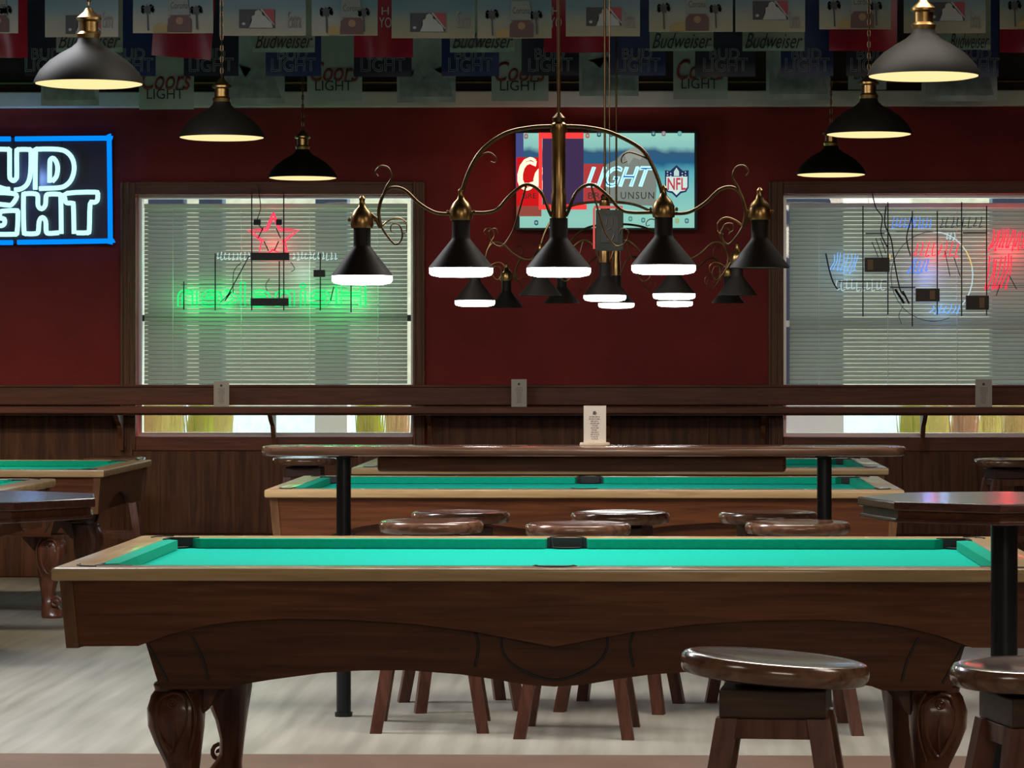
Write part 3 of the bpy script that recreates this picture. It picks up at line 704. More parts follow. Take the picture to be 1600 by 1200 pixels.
# ================================================================ NEON SIGN, upper left
SY = W-.09
def zc(x, y): return P(x/5.715, 190+y/5.715, SY)
ng = thing('neon_sign', 'blue bordered neon sign with white outlined block letters, cut by the left edge', 'neon sign', tuple(P(0, 384, SY)))
NB = ng.location
def npath(bm, pts, r, k=3):
    pp = smooth_path([zc(*p)-Vector(NB) for p in pts], k); tube(bm, pp, r, 8)
G_cy = glow('white_cyan_tube', (.46, 1.0, 1.0), 1.5); G_bl = glow('blue_tube', (0.0, .21, 1.0), 1.35)
bm = new_bm(); c0, c1 = zc(-1150, 1095)-Vector(NB), zc(1000, 130)-Vector(NB); box(bm, c0.x, c1.x, .035, .06, c0.z, c1.z, .006); link('backing', bm, mat('sign_backing', (.012, .010, .025), .35), ng)
tr_ = .0148
bm = new_bm(); npath(bm, [(-1130, 155), (95, 155)], tr_*1.05, 1); npath(bm, [(135, 155), (940, 148), (965, 155), (975, 180), (985, 1030), (980, 1055), (960, 1066), (155, 1078)], tr_*1.05, 2); npath(bm, [(115, 1080), (-1130, 1085), (-1130, 155)], tr_*1.05, 1); link('blue_border', bm, G_bl, ng, True)
U_ = [(-240, 250), (-130, 250), (-115, 270), (-115, 480), (-60, 560), (0, 575)]
bm = new_bm()
npath(bm, [(88, 603), (40, 600), (-60, 560), (-120, 480), (-125, 265), (-110, 248), (70, 248), (85, 262), (86, 480), (98, 515), (122, 528), (142, 510), (150, 480), (150, 268), (165, 250), (262, 250), (276, 268), (272, 460), (245, 555), (190, 600), (128, 610)], tr_)
link('letter_u', bm, G_cy, ng, True); bm = new_bm()
npath(bm, [(315, 608), (318, 270), (335, 247), (520, 248), (600, 275), (650, 340), (662, 430), (635, 520), (580, 575), (510, 592), (350, 598)], tr_); npath(bm, [(443, 545), (445, 370), (455, 335), (478, 328), (505, 365), (515, 420), (503, 490), (465, 535)], tr_)
link('letter_d', bm, G_cy, ng, True); bm = new_bm()
npath(bm, [(547, 1002), (543, 675), (530, 650), (440, 648), (412, 665), (405, 745), (372, 780), (340, 750), (338, 670), (315, 645), (230, 645), (210, 668), (214, 975), (235, 1000), (320, 1000), (342, 980), (350, 890), (378, 855), (408, 890), (412, 975), (432, 998), (525, 992)], tr_)
link('letter_h', bm, G_cy, ng, True); bm = new_bm()
npath(bm, [(661, 1002), (655, 745), (640, 728), (595, 725), (580, 690), (600, 640), (850, 630), (872, 650), (868, 705), (840, 722), (805, 735), (797, 970), (775, 992), (685, 993)], tr_)
link('letter_t', bm, G_cy, ng, True); bm = new_bm()
npath(bm, [(-120, 1005), (120, 1006), (152, 985), (160, 820), (145, 795), (20, 800), (0, 815), (0, 860), (38, 870), (38, 915), (0, 930), (-40, 900), (-50, 800), (-40, 740), (60, 745), (105, 740), (150, 668), (100, 640), (-90, 640), (-180, 700), (-200, 820), (-180, 950), (-120, 1005)], tr_)
link('letter_g', bm, G_cy, ng, True); bm = new_bm()
npath(bm, [(-260, 610), (-460, 610), (-470, 248), (-280, 248), (-215, 300), (-240, 400), (-200, 480), (-215, 580), (-260, 610)], tr_); link('letter_b', bm, G_cy, ng, True); bm = new_bm()
npath(bm, [(-260, 1005), (-260, 640), (-330, 640), (-330, 1005), (-260, 1005)], tr_); link('letter_i', bm, G_cy, ng, True); bm = new_bm()
npath(bm, [(-380, 1005), (-620, 1005), (-620, 640), (-540, 640), (-540, 900), (-390, 900), (-380, 1005)], tr_); link('letter_l', bm, G_cy, ng, True)
bm = new_bm()
for px_ in (105, 540): tube(bm, [zc(px_, 170)-Vector(NB)+Vector((0, .03, 0)), zc(px_, 1065)-Vector(NB)+Vector((0, .03, 0))], .003, 5)
link('tube_support', bm, M_wire, ng)
def plight(name, loc, e, col, r=.05):
    l = bpy.data.lights.new(name, 'POINT'); l.energy = e; l.color = col; l.shadow_soft_size = r
    o = bpy.data.objects.new(name, l); C.objects.link(o); o.location = loc
plight('neon_glow', zc(300, 500)+Vector((0, -.15, 0)), 3.5, (.25, .45, 1))

# ================================================================ LIGHT-BOX SIGN in the middle
LYS = W-.12
q0, q1 = P(805, 360, LYS), P(1090, 203, LYS)
lb = thing('lightbox_sign', 'backlit mint and blue beer sign with mountain, shield and neon lettering, on red wall', 'sign', (q0.x, LYS, q0.z))
def lq(px, py, dy=0): v = P(px, py, LYS)-Vector((q0.x, LYS, q0.z)); return (v.x, dy, v.z)
def lpoly(name, pts, m, dy, th=.002):
    bm = new_bm(); prism(bm, [(lq(*p)[0], lq(*p)[2]) for p in pts], dy, dy+th); return link(name, bm, m, lb)
def lrect(name, x0, y0, x1, y1, m, dy, th=.002): return lpoly(name, [(x0, y1), (x1, y1), (x1, y0), (x0, y0)], m, dy, th)
bm = new_bm(); a, c = lq(805, 360), lq(1091, 203); box(bm, a[0], c[0], 0, .10, a[2], c[2], .014); link('sign_case', bm, mat('sign_case', (.05, .05, .06), .4), lb, True)
G_face = bpy.data.materials.new('backlit_face'); G_face.use_nodes = True; nt = G_face.node_tree
for n in list(nt.nodes): nt.nodes.remove(n)
e = nt.nodes.new('ShaderNodeEmission'); o_ = nt.nodes.new('ShaderNodeOutputMaterial'); tc = nt.nodes.new('ShaderNodeTexCoord'); sp = nt.nodes.new('ShaderNodeSeparateXYZ'); rp = nt.nodes.new('ShaderNodeValToRGB')
mr = nt.nodes.new('ShaderNodeMapRange'); hbox = c[2]; mr.inputs['From Min'].default_value = 0; mr.inputs['From Max'].default_value = hbox
nz = nt.nodes.new('ShaderNodeTexNoise'); nz.inputs['Scale'].default_value = 9; ad = nt.nodes.new('ShaderNodeMath'); ad.operation = 'MULTIPLY_ADD'; ad.inputs[1].default_value = .06; 
L = nt.links.new; L(tc.outputs['Object'], sp.inputs[0]); L(tc.outputs['Object'], nz.inputs['Vector']); L(nz.outputs['Fac'], ad.inputs[0]); L(sp.outputs['Z'], ad.inputs[2]); L(ad.outputs[0], mr.inputs['Value']); L(mr.outputs[0], rp.inputs[0]); L(rp.outputs[0], e.inputs[0]); L(e.outputs[0], o_.inputs[0])
els = rp.color_ramp.elements; els[0].position = 0; els[0].color = (.26, .56, .48, 1); els[1].position = 1; els[1].color = (.30, .62, .53, 1)
for p_, c_ in ((.18, (.28, .60, .50)), (.45, (.20, .52, .50)), (.62, (.10, .40, .46)), (.72, (.02, .11, .22)), (.82, (.035, .10, .19)), (.88, (.25, .55, .50))):
    z = els.new(p_); z.color = (*c_, 1)
e.inputs[1].default_value = 1.0
lrect('sign_face', 812, 208, 1085, 356, G_face, -.002)
lrect('blue_edge', 806, 208, 818, 300, glow('blue_edge', (.06, .07, .22), 1), -.003)
lrect('red_wash', 807, 246, 846, 322, glow('red_wash', (.62, .010, .012), 1.0), -.004)
lrect('red_wash', 807, 322, 846, 338, glow('red_wash_dim', (.30, .07, .05), 1.0), -.0035)
lrect('red_wash', 912, 256, 945, 318, glow('red_wash_light', (.50, .05, .05), .9), -.004)
lpoly('mountain', [(912, 316), (912, 262), (945, 258), (962, 250), (972, 240), (985, 232), (996, 230), (1006, 238), (1014, 250), (1022, 262), (1026, 290), (1024, 322)], glow('mountain', (.20, .23, .20), 1), -.003)
lpoly('mountain_snow', [(975, 240), (985, 232), (996, 230), (1006, 238), (1001, 250), (990, 246), (982, 258)], glow('mountain_snow', (.30, .32, .28), 1), -.0045)
lrect('dark_panel', 848, 217, 912, 322, glow('dark_purple_face', (.055, .030, .085), 1), -.012, .004)
G_rf = glow('red_frame', (1, .055, .05), 1.0)
bm = new_bm()
for x0, y0, x1, y1 in ((843, 208, 912, 217), (842, 208, 847.5, 328), (842, 320, 917, 328)):
    a, c = lq(x0, y1), lq(x1, y0); box(bm, a[0], c[0], -.02, -.012, a[2], c[2], .001)
link('red_frame', bm, G_rf, lb)
text('script_lettering', 'Coors', (lq(811, 0)[0], lq(905, 0)[0], lq(0+811, 296)[2], lq(811, 248)[2]), -.022, glow('hot_red_tube', (1, .55, .35), 2.2), lb, outline=.0098, shear=.25)
# dark panel must cover most of it: put panel in front
for o in lb.children:
    if o.name.startswith('dark_panel') or o.name.startswith('red_frame'): o.location.y -= .024
text('block_lettering', 'LIGHT', (lq(916, 0)[0], lq(1021, 0)[0], lq(916, 292)[2], lq(916, 261)[2]), -.022, glow('ice_blue_tube', (.45, .95, 1), 1.35), lb, outline=.0058, shear=.45)
text('block_lettering_fill', 'LIGHT', (lq(917, 0)[0], lq(1020, 0)[0], lq(916, 291)[2], lq(916, 262)[2]), -.008, glow('deep_blue', (.01, .06, .45), 1), lb, shear=.45)
M_tx = mat('sign_print', (.03, .03, .03), .6)
text('small_print', 'BR', (lq(919, 0)[0], lq(938, 0)[0], lq(916, 311)[2], lq(916, 301)[2]), -.0055, M_tx, lb)
text('small_print', 'UNSUN', (lq(970, 0)[0], lq(1022, 0)[0], lq(916, 311)[2], lq(916, 300)[2]), -.0055, M_tx, lb, space=1.2)
text('small_print', 'BRE', (lq(818, 0)[0], lq(838, 0)[0], lq(816, 310)[2], lq(816, 302)[2]), -.0055, M_tx, lb)
# shield
def sh(pts, nm, m, dy): return lpoly(nm, pts, m, dy)
sh([(1039, 266), (1047, 267), (1057, 258), (1067, 267), (1076, 266), (1076, 293), (1072, 300), (1064, 302), (1057, 309), (1050, 302), (1042, 300), (1039, 293)], 'shield_outline', glow('shield_navy', (.02, .03, .10), 1), -.004)
sh([(1041, 276), (1074, 276), (1074, 292), (1070, 298), (1063, 299), (1057, 305), (1051, 299), (1044, 298), (1041, 292)], 'shield_field', glow('shield_white', (.62, .80, .74), 1), -.006)
text('shield_lettering', 'NFL', (lq(1043, 0)[0], lq(1072, 0)[0], lq(1043, 297)[2], lq(1043, 278)[2]), -.008, glow('shield_red', (.55, .05, .08), 1), lb, bold=.02)
sh([(1053, 275), (1053, 268), (1057, 262), (1061, 268), (1061, 275)], 'shield_ball', glow('shield_ball', (.5, .7, .65), 1), -.006)
bm = new_bm()
for x_, y_ in ((1043, 269), (1048, 271), (1043, 273.5), (1048, 275), (1066, 271), (1071, 269), (1066, 275), (1071, 273.5)):
    c = lq(x_, y_); lathe(bm, [(.004, 0), (.004, .001)], (0, 0, 0), 8)
    for v in list(bm.verts)[-16:]: v.co = Vector((c[0]+v.co.x, -.0065+v.co.z, c[2]+v.co.y))
link('shield_stars', bm, MATS.get('x') or glow('shield_dots', (.55, .75, .7), 1), lb)
# little team emblems along the top and bottom
for k, (px, py, c_) in enumerate(((822, 213, (.4, .1, .12)), (918, 212, (.5, .1, .06)), (936, 210, (.04, .05, .09)), (955, 210, (.06, .12, .18)), (1021, 209, (.03, .07, .09)), (1037, 209, (.3, .15, .18)), (1062, 209, (.12, .35, .33)), (838, 348, (.05, .08, .16)), (1058, 345, (.35, .4, .1)), (1073, 345, (.06, .15, .2)), (985, 342, (.08, .25, .2)), (1005, 344, (.07, .2, .2)))):
    bm = new_bm(); r = 4.2
    prism(bm, [(lq(px+r*math.cos(a_*PI/4)*(1 if a_ % 2 else .75), py+r*math.sin(a_*PI/4))[0], lq(px, py+r*math.sin(a_*PI/4))[2]) for a_ in range(8)], -.005, -.003); link('team_emblem', bm, glow('emblem_%d' % k, c_, 1), lb)
    bm = new_bm(); prism(bm, [(lq(px+r*.45*math.cos(a_*PI/4), py)[0], lq(px, py+r*.45*math.sin(a_*PI/4))[2]) for a_ in range(8)], -.0065, -.0052); link('emblem_centre', bm, glow('emblem_centre_%d' % k, (.22, .5, .43), 1), lb)
plight('sign_glow', P(950, 280, W-.45), 2.2, (.8, .75, .8)); plight('sign_red_glow', P(812, 280, W-.3), 1.0, (1, .08, .04))

# ================================================================ WINDOW NEONS (seen from behind)
NY = W-.055
# left: star, small row, green row
n1 = thing('neon_sign', 'window neon seen from behind: red star, small white row, green lettering, left window', 'neon sign', tuple(P(425, 482, NY)))
o1 = Vector(n1.location)
def l1(px, py, dy=0): v = P(px, py, NY)-o1; return Vector((v.x, dy, v.z))
G_gr = glow('green_tube', (.02, .95, .22), 1.0); G_rd = glow('star_red_tube', (1, .035, .09), 1.5); G_wh = glow('white_tube', (.62, .95, .9), .9)
text('green_lettering', 'Heineken', (l1(278, 0).x, l1(571, 0).x, l1(425, 479).z, l1(425, 441).z), 0, G_gr, n1, outline=.0058, mirror=True)
WHITE_ROW = ((337, 391, 9), (455, 527, 11))
bm = new_bm(); pp = []
for k in range(11):
    a_ = PI/2+k*PI/5; r = 42 if k % 2 == 0 else 19; pp.append(l1(427+r*math.cos(a_), 372-r*.95*math.sin(a_)))
tube(bm, pp, .0055, 8); pp2 = [l1(427, 372)+(p-l1(427, 372))*.82 for p in pp]; tube(bm, pp2[:4], .0045, 8); tube(bm, pp2[6:], .0045, 8); link('red_star', bm, G_rd, n1, True)
bm = new_bm()
for x_, y0_, y1_ in ((288, 440, 484), (337, 396, 485), (394, 300, 485), (437, 408, 470), (444, 300, 485), (501, 396, 485), (549, 432, 488)): tube(bm, [l1(x_, y0_, -.02), l1(x_, y1_, -.02)], .0042, 6)
for y_ in (445, 476): tube(bm, [l1(284, y_, -.016), l1(560, y_, -.016)], .0022, 5)
tube(bm, [l1(337, 400, -.016), l1(503, 400, -.016)], .002, 5)
tube(bm, smooth_path([l1(404, 290, -.03), l1(408, 325, -.03), l1(403, 345, -.03), l1(412, 360, -.03)]), .003, 5)
for xa, ya, xb, yb, xc, yc in ((365, 458, 366, 425, 378, 410), (455, 410, 461, 420, 455, 425), (418, 455, 416, 445, 422, 435), (357, 460, 350, 468, 345, 472)): tube(bm, smooth_path([l1(xa, ya, -.02), l1(xb, yb, -.025), l1(xc, yc, -.02)]), .0025, 5)
for xa, ya, xb, yb in ((412, 355, 404, 372), (413, 377, 420, 392), (436, 377, 429, 392), (432, 357, 439, 372), (390, 400, 352, 470), (517, 470, 522, 448), (352, 470, 362, 456)): tube(bm, [l1(xa, ya, -.018), l1(xb, yb, -.018)], .0036, 6)
link('support_rods', bm, M_wire, n1)
for x0_, y0_, x1_, y1_ in ((393, 395, 453, 407), (393, 466, 452, 478), (491, 422, 509, 433)):
    a, c = l1(x0_, y1_), l1(x1_, y0_); bm = new_bm(); box(bm, a.x, c.x, -.05, -.02, a.z, c.z, .003); link('transformer', bm, M_box, n1)
for x0_, y0_, x1_, y1_ in ((397, 343, 408, 352), (432, 343, 441, 352)):
    a, c = l1(x0_, y1_), l1(x1_, y0_); bm = new_bm(); box(bm, a.x, c.x, -.03, -.005, a.z, c.z, .003); link('tube_cap', bm, M_box, n1)
[plight('green_glow', P(px_, 460, W-.045), e_, (.03, 1, .22), .04) for px_, e_ in ((298, 1.6), (345, 1.6), (400, .9), (475, .9), (520, 1.6), (555, 1.6))]; plight('star_glow', P(427, 380, W-.03), 1.0, (1, .1, .1), .03); plight('white_glow', P(470, 420, W-.03), .4, (.7, 1, .95), .03)
# right
n2 = thing('neon_sign', 'window neon seen from behind: red and blue glow, dark rods, three brown boxes, right window', 'neon sign', tuple(P(1450, 495, NY)))
o2 = Vector(n2.location)
def l2(px, py, dy=0): v = P(px, py, NY)-o2; return Vector((v.x, dy, v.z))
G_b2 = glow('blue_window_tube', (.10, .26, 1), 1.1); G_r2 = glow('red_window_tube', (1, .03, .06), 1.4); G_w2 = glow('white_window_tube', (.6, .8, .85), .85); G_y2 = glow('yellow_window_tube', (.9, .65, .2), .9); G_c2 = glow('ice_window_tube', (.18, .45, 1), 1.1)
def strokes(nm, x0_, x1_, y0_, y1_, n_, m_, r=.003, slant=.25, parent=n2, L_=l2):
    bm = new_bm(); rnd = random.Random(int(x0_+y0_))
    for k in range(n_):
        x_ = x0_+(x1_-x0_)*(k+.5)/n_; h_ = (y1_-y0_); s_ = slant*h_*rnd.uniform(.4, 1)
        ya = y0_+rnd.uniform(0, .2)*h_; yb = y1_-rnd.uniform(0, .2)*h_
        tube(bm, smooth_path([L_(x_+s_/2, ya), L_(x_+s_/4+rnd.uniform(-2, 2), (ya+yb)/2), L_(x_-s_/2, yb), L_(x_-s_/2+(x1_-x0_)/n_*.6, yb-2)], 3), r, 6)
    return link(nm, bm, m_, parent, True)
for xa_, xb_, n_ in WHITE_ROW: strokes('white_lettering', xa_, xb_, 393, 407, n_, G_wh, .0026, .1, n1, l1)
strokes('blue_top_row', 1393, 1456, 338, 357, 11, G_b2); strokes('grey_top_row', 1466, 1536, 338, 357, 8, mat('unlit_tube', (.12, .15, .25), .3), .003)
strokes('white_left_row', 1304, 1382, 437, 455, 10, G_w2, .0025, 0); strokes('blue_left_emblem', 1297, 1340, 392, 428, 8, G_c2, .003, .3)
strokes('red_script', 1426, 1500, 376, 402, 8, G_r2, .0034, .3); strokes('blue_script', 1420, 1452, 402, 428, 5, G_b2, .004, .5)
strokes('blue_bottom_script', 1452, 1500, 475, 491, 7, G_c2, .0034, .5); strokes('white_top_script', 1478, 1492, 363, 376, 3, G_w2, .003)
bm = new_bm(); tube(bm, [l2(1458+62*math.cos(a_*PI/16), 430-68*math.sin(a_*PI/16)) for a_ in range(3, 9)], .004, 6); tube(bm, [l2(1458+62*math.cos(a_*PI/16), 430-68*math.sin(a_*PI/16)) for a_ in range(-4, 2)], .004, 6); link('white_ring', bm, G_w2, n2, True)
bm = new_bm(); tube(bm, [l2(1458+62*math.cos(a_*PI/16), 430-68*math.sin(a_*PI/16)) for a_ in range(1, 5)], .004, 6); tube(bm, [l2(1391, 398), l2(1390, 406)], .004, 6); link('yellow_ring', bm, G_y2, n2, True)
strokes('red_right_emblem', 1546, 1606, 357, 392, 12, G_r2, .0042, .3); strokes('red_right_emblem', 1540, 1578, 395, 452, 7, G_r2, .0042, .25)
bm = new_bm()
for x_, y0_, y1_ in ((1348, 322, 495), (1387, 316, 492), (1425, 330, 510), (1464, 330, 492), (1502, 316, 494), (1541, 322, 493)): tube(bm, [l2(x_, y0_, -.02), l2(x_, y1_, -.02)], .0042, 6)
for y_, xa, xb in ((365, 1352, 1382), (364, 1504, 1540), (362, 1400, 1500), (449, 1390, 1430), (440, 1310, 1385), (446, 1540, 1600)): tube(bm, [l2(xa, y_, -.018), l2(xb, y_, -.018)], .0038 if y_ > 363 and xb < 1545 else .0018, 5)
ring = [l2(1458+66*math.cos(a_*PI/16), 432-70*math.sin(a_*PI/16), -.012) for a_ in range(8, 27)]; tube(bm, ring, .0022, 5)
tube(bm, smooth_path([l2(1384, 322, -.03), l2(1382, 350, -.03), l2(1392, 375, -.03), l2(1397, 410, -.03), l2(1405, 450, -.03), l2(1412, 462, -.03)]), .0045, 6)
tube(bm, smooth_path([l2(1362, 300, -.03), l2(1368, 325, -.03), l2(1378, 340, -.03), l2(1376, 365, -.03), l2(1388, 390, -.03)]), .004, 6)
tube(bm, smooth_path([l2(1290, 396, -.02), l2(1295, 420, -.02), l2(1301, 440, -.02), l2(1308, 452, -.02)]), .005, 6)
tube(bm, smooth_path([l2(1424, 340, -.03), l2(1416, 372, -.03), l2(1422, 400, -.03)]), .004, 6)
tube(bm, smooth_path([l2(1411, 478, -.03), l2(1404, 492, -.03), l2(1408, 506, -.03)]), .002, 5); tube(bm, smooth_path([l2(1398, 452, -.03), l2(1412, 474, -.03)]), .008, 6); tube(bm, smooth_path([l2(1410, 455, -.03), l2(1420, 475, -.03)]), .006, 6)
for xa, ya, xb, yb in ((1362, 378, 1372, 402), (1368, 372, 1379, 404), (1375, 372, 1384, 396), (1476, 392, 1484, 432), (1490, 402, 1500, 432), (1576, 430, 1588, 452), (1556, 462, 1562, 445)): tube(bm, [l2(xa, ya, -.018), l2(xb, yb, -.018)], .0028, 6)
link('support_rods', bm, M_wire, n2)
for x0_, y0_, x1_, y1_, lx in ((1350, 403, 1389, 425, .12), (1430, 451, 1467, 471, .58), (1508, 462, 1544, 484, .58)):
    a, c = l2(x0_, y1_), l2(x1_, y0_); bm = new_bm(); box(bm, a.x, c.x, -.055, -.02, a.z, c.z, .003); tb = link('transformer', bm, M_boxb, n2)
    bm = new_bm(); wx = c.x-a.x; box(bm, a.x+wx*lx, a.x+wx*(lx+.22), -.0575, -.0555, a.z+.012, c.z-.012); link('box_label', bm, M_boxl, tb)
plight('red_glow', P(1460, 390, W-.03), .9, (1, .1, .15), .03); plight('blue_glow', P(1450, 425, W-.03), .9, (.2, .3, 1), .03); plight('red_glow', P(1575, 385, W-.03), 2.4, (1, .04, .06), .03); plight('blue_glow', P(1318, 412, W-.03), .5, (.3, .6, 1), .03); plight('blue_glow', P(1475, 480, W-.03), .35, (.2, .5, 1), .03)

# ================================================================ PENNANTS under the ceiling
ORD = ['leftmost', 'second from the left', 'third from the left', 'fourth from the left', 'fifth from the left', 'sixth from the left', 'seventh from the left', 'eighth from the left', 'ninth from the left', 'tenth from the left', 'eleventh from the left', 'twelfth from the left', 'thirteenth from the left', 'fourteenth from the left']
M_foil = mat('silver_grey_print', (.40, .44, .44), .35, noise=.35, nscale=7)
M_coors = mat('silver_pennant', (.42, .46, .43), .4, noise=.12, nscale=5)
M_navy = mat('navy_pennant', (.012, .036, .15), .35, noise=.2, nscale=5); M_navd = mat('dark_navy_pennant', (.018, .022, .05), .35, noise=.2, nscale=5)
M_redp = mat('red_pennant', (.42, .016, .040), .25, noise=.2, nscale=5)
M_cream = mat('cream_pennant', (.30, .34, .27), .4, noise=.15, nscale=5); M_creamb = mat('pale_band', (.30, .42, .36), .4, noise=.2, nscale=9)
M_outl = mat('grey_outline_print', (.34, .36, .40), .4); M_redink = mat('red_ink', (.30, .05, .035), .4); M_dk = mat('dark_ink', (.02, .025, .03), .5); M_gold = mat('gold_print', (.30, .20, .06), .5); M_logoN = mat('logo_black', (.012, .014, .02), .5); M_logoR = mat('logo_red', (.30, .02, .035), .5); M_logoW = mat('logo_white', (.34, .34, .32), .5); M_brownlab = mat('brown_label', (.08, .025, .02), .5)
M_beach = bpy.data.materials.new('beach_print'); M_beach.use_nodes = True; nt = M_beach.node_tree; b = nt.nodes['Principled BSDF']; b.inputs['Roughness'].default_value = .35
tc = nt.nodes.new('ShaderNodeTexCoord'); sp = nt.nodes.new('ShaderNodeSeparateXYZ'); mr = nt.nodes.new('ShaderNodeMapRange'); rp = nt.nodes.new('ShaderNodeValToRGB')
mr.inputs['From Max'].default_value = .30
nt.links.new(tc.outputs['Object'], sp.inputs[0]); nt.links.new(sp.outputs['Z'], mr.inputs['Value']); nt.links.new(mr.outputs[0], rp.inputs[0]); nt.links.new(rp.outputs[0], b.inputs['Base Color'])
els = rp.color_ramp.elements; els[0].color = (.20, .16, .075, 1); els[1].color = (.012, .08, .13, 1); z = els.new(.28); z.color = (.14, .16, .11, 1); z = els.new(.5); z.color = (.035, .12, .15, 1)
def pennant(x0_, x1_, yb_, Y, m_, lab, grp, hgt=.42, rot=0, curl=.0, top=None):
    if top is not None: hgt = (yb_-top)*Y/F
    a = P(x0_, yb_, Y); c = P(x1_, yb_, Y); wd = c.x-a.x
    t = thing('pennant', lab, 'pennant', (a.x, Y, a.z), 0, grp)
    bm = new_bm(); nx, nz_ = 8, 6; ph = random.uniform(0, 6); V = []
    amp = random.uniform(.004, .010)+curl
    def yf(u, v): return amp*math.sin(ph+u*4.0+v*1.5)*(1-v)
    for sy in (0, 1):
        for j in range(nz_+1):
            V.append([bm.verts.new((u/nx*wd+rot*(1-j/nz_)*.1, yf(u/nx, j/nz_)+sy*.0012, j/nz_*hgt+(rot*.25*(u/nx-.5)*wd if j < nz_ else 0))) for u in range(nx+1)])
    n_ = nz_+1
    for j in range(nz_):
        for i in range(nx):
            bm.faces.new((V[j][i], V[j][i+1], V[j+1][i+1], V[j+1][i])); bm.faces.new((V[n_+j][i], V[n_+j+1][i], V[n_+j+1][i+1], V[n_+j][i+1]))
    for j in range(nz_):
        bm.faces.new((V[j][0], V[j+1][0], V[n_+j+1][0], V[n_+j][0])); bm.faces.new((V[j][nx], V[n_+j][nx], V[n_+j+1][nx], V[j+1][nx]))
    for i in range(nx): bm.faces.new((V[0][i], V[n_][i], V[n_][i+1], V[0][i+1])); bm.faces.new((V[nz_][i], V[nz_][i+1], V[n_+nz_][i+1], V[n_+nz_][i]))
    link('sheet', bm, m_, t, True)
    def rc(xa, xb, ya, yb2):   # px rect -> local
        return (P(xa, 100, Y).x-a.x, P(xb, 100, Y).x-a.x, P(x0_, yb2, Y).z-a.z, P(x0_, ya, Y).z-a.z)
    return t, rc, amp
def string(Y, py, lab):
    z_ = P(800, py, Y).z
    o = thing('pennant_string', lab, 'string', (0, Y, z_)); bm = new_bm(); tube(bm, [(XL+.01, 0, 0), (XR-.01, 0, 0)], .005, 5); link('cord', bm, M_wire, o)
def printpoly(nm, pts, y_, m_, par):
    bm = new_bm(); prism(bm, pts, y_-.0008, y_); return link(nm, bm, m_, par)
# row A: silver pennants nearest the back wall
rowA = [(64, 155, 165, 'm'), (217, 303, 171, 'c'), (350, 445, 162, 'm'), (480, 566, 158, 'c'), (620, 712, 160, 'm'), (768, 857, 158, 'c'), (905, 998, 150, 'm'), (1052, 1137, 155, 'c'), (1197, 1298, 156, 'm'), (1325, 1385, 140, 'c'), (1440, 1558, 158, 'm')]
YA = 18.75
for k, (x0_, x1_, yb_, kd) in enumerate(rowA):
    t, rc, amp = pennant(x0_, x1_, yb_, YA-(k % 2)*.002, M_foil if kd == 'm' else M_coors, ('mottled silver pennant with cloudy mountain print' if kd == 'm' else 'silver pennant with red script')+', lowest row, '+ORD[k], 'silver pennants of the lowest row', .50, top=158-.5*F/YA-7)
    if kd == 'c':
        wd = x1_-x0_
        text('script_lettering', 'Coors', rc(x0_+wd*.06, x0_+wd*.95, yb_-62, yb_-30), -amp-.003, M_redink, t, shear=.3, depth=.001, bold=.01)
        text('block_lettering', 'LIGHT', rc(x0_+wd*.15, x0_+wd*.82, yb_-32, yb_-16), -amp-.003, M_dk, t, depth=.001)
    else:
        # jagged mountain print
        r = rc(x0_, x1_, yb_-70, yb_-6); wd = r[1]; pts = [(wd*.05, r[2]+.01)]
        for j in range(9): pts.append((wd*(.05+.1*j), r[2]+(r[3]-r[2])*(.35+.5*abs(math.sin(j*1.3+k)))))
        pts.append((wd*.95, r[2]+.01)); printpoly('mountain_print', pts, -amp-.003, mat('mountain_ink', (.27, .30, .31), .4, noise=.3, nscale=14), t)
# row B: navy
rowB = [(38, 110, 118, 1), (166, 243, 119, 0), (287, 373, 119, 1), (415, 502, 119, 0), (553, 643, 120, 1), (690, 780, 119, 0), (815, 905, 118, 1), (953, 1040, 118, 0), (1086, 1180, 120, 1), (1220, 1302, 119, 0), (1322, 1404, 119, 1), (1492, 1560, 120, 0)]
YBw = 17.9
for k, (x0_, x1_, yb_, dk) in enumerate(rowB):
    t, rc, amp = pennant(x0_, x1_, yb_, YBw-(k % 2)*.002, M_navd if dk else M_navy, ('near-black' if dk else 'navy blue')+' pennant with outlined block letters, second row up, '+ORD[k], 'navy pennants of the second row', .50, top=119-.5*F/YBw-7)
    c_ = (x0_+x1_)/2; 
    text('top_lettering', 'BUD', rc(c_-24, c_+22, 76, 93), -amp-.004, M_outl, t, outline=.0022); text('bottom_lettering', 'LIGHT', rc(c_-34, c_+35, 91, 112), -amp-.004, M_outl, t, outline=.0022)
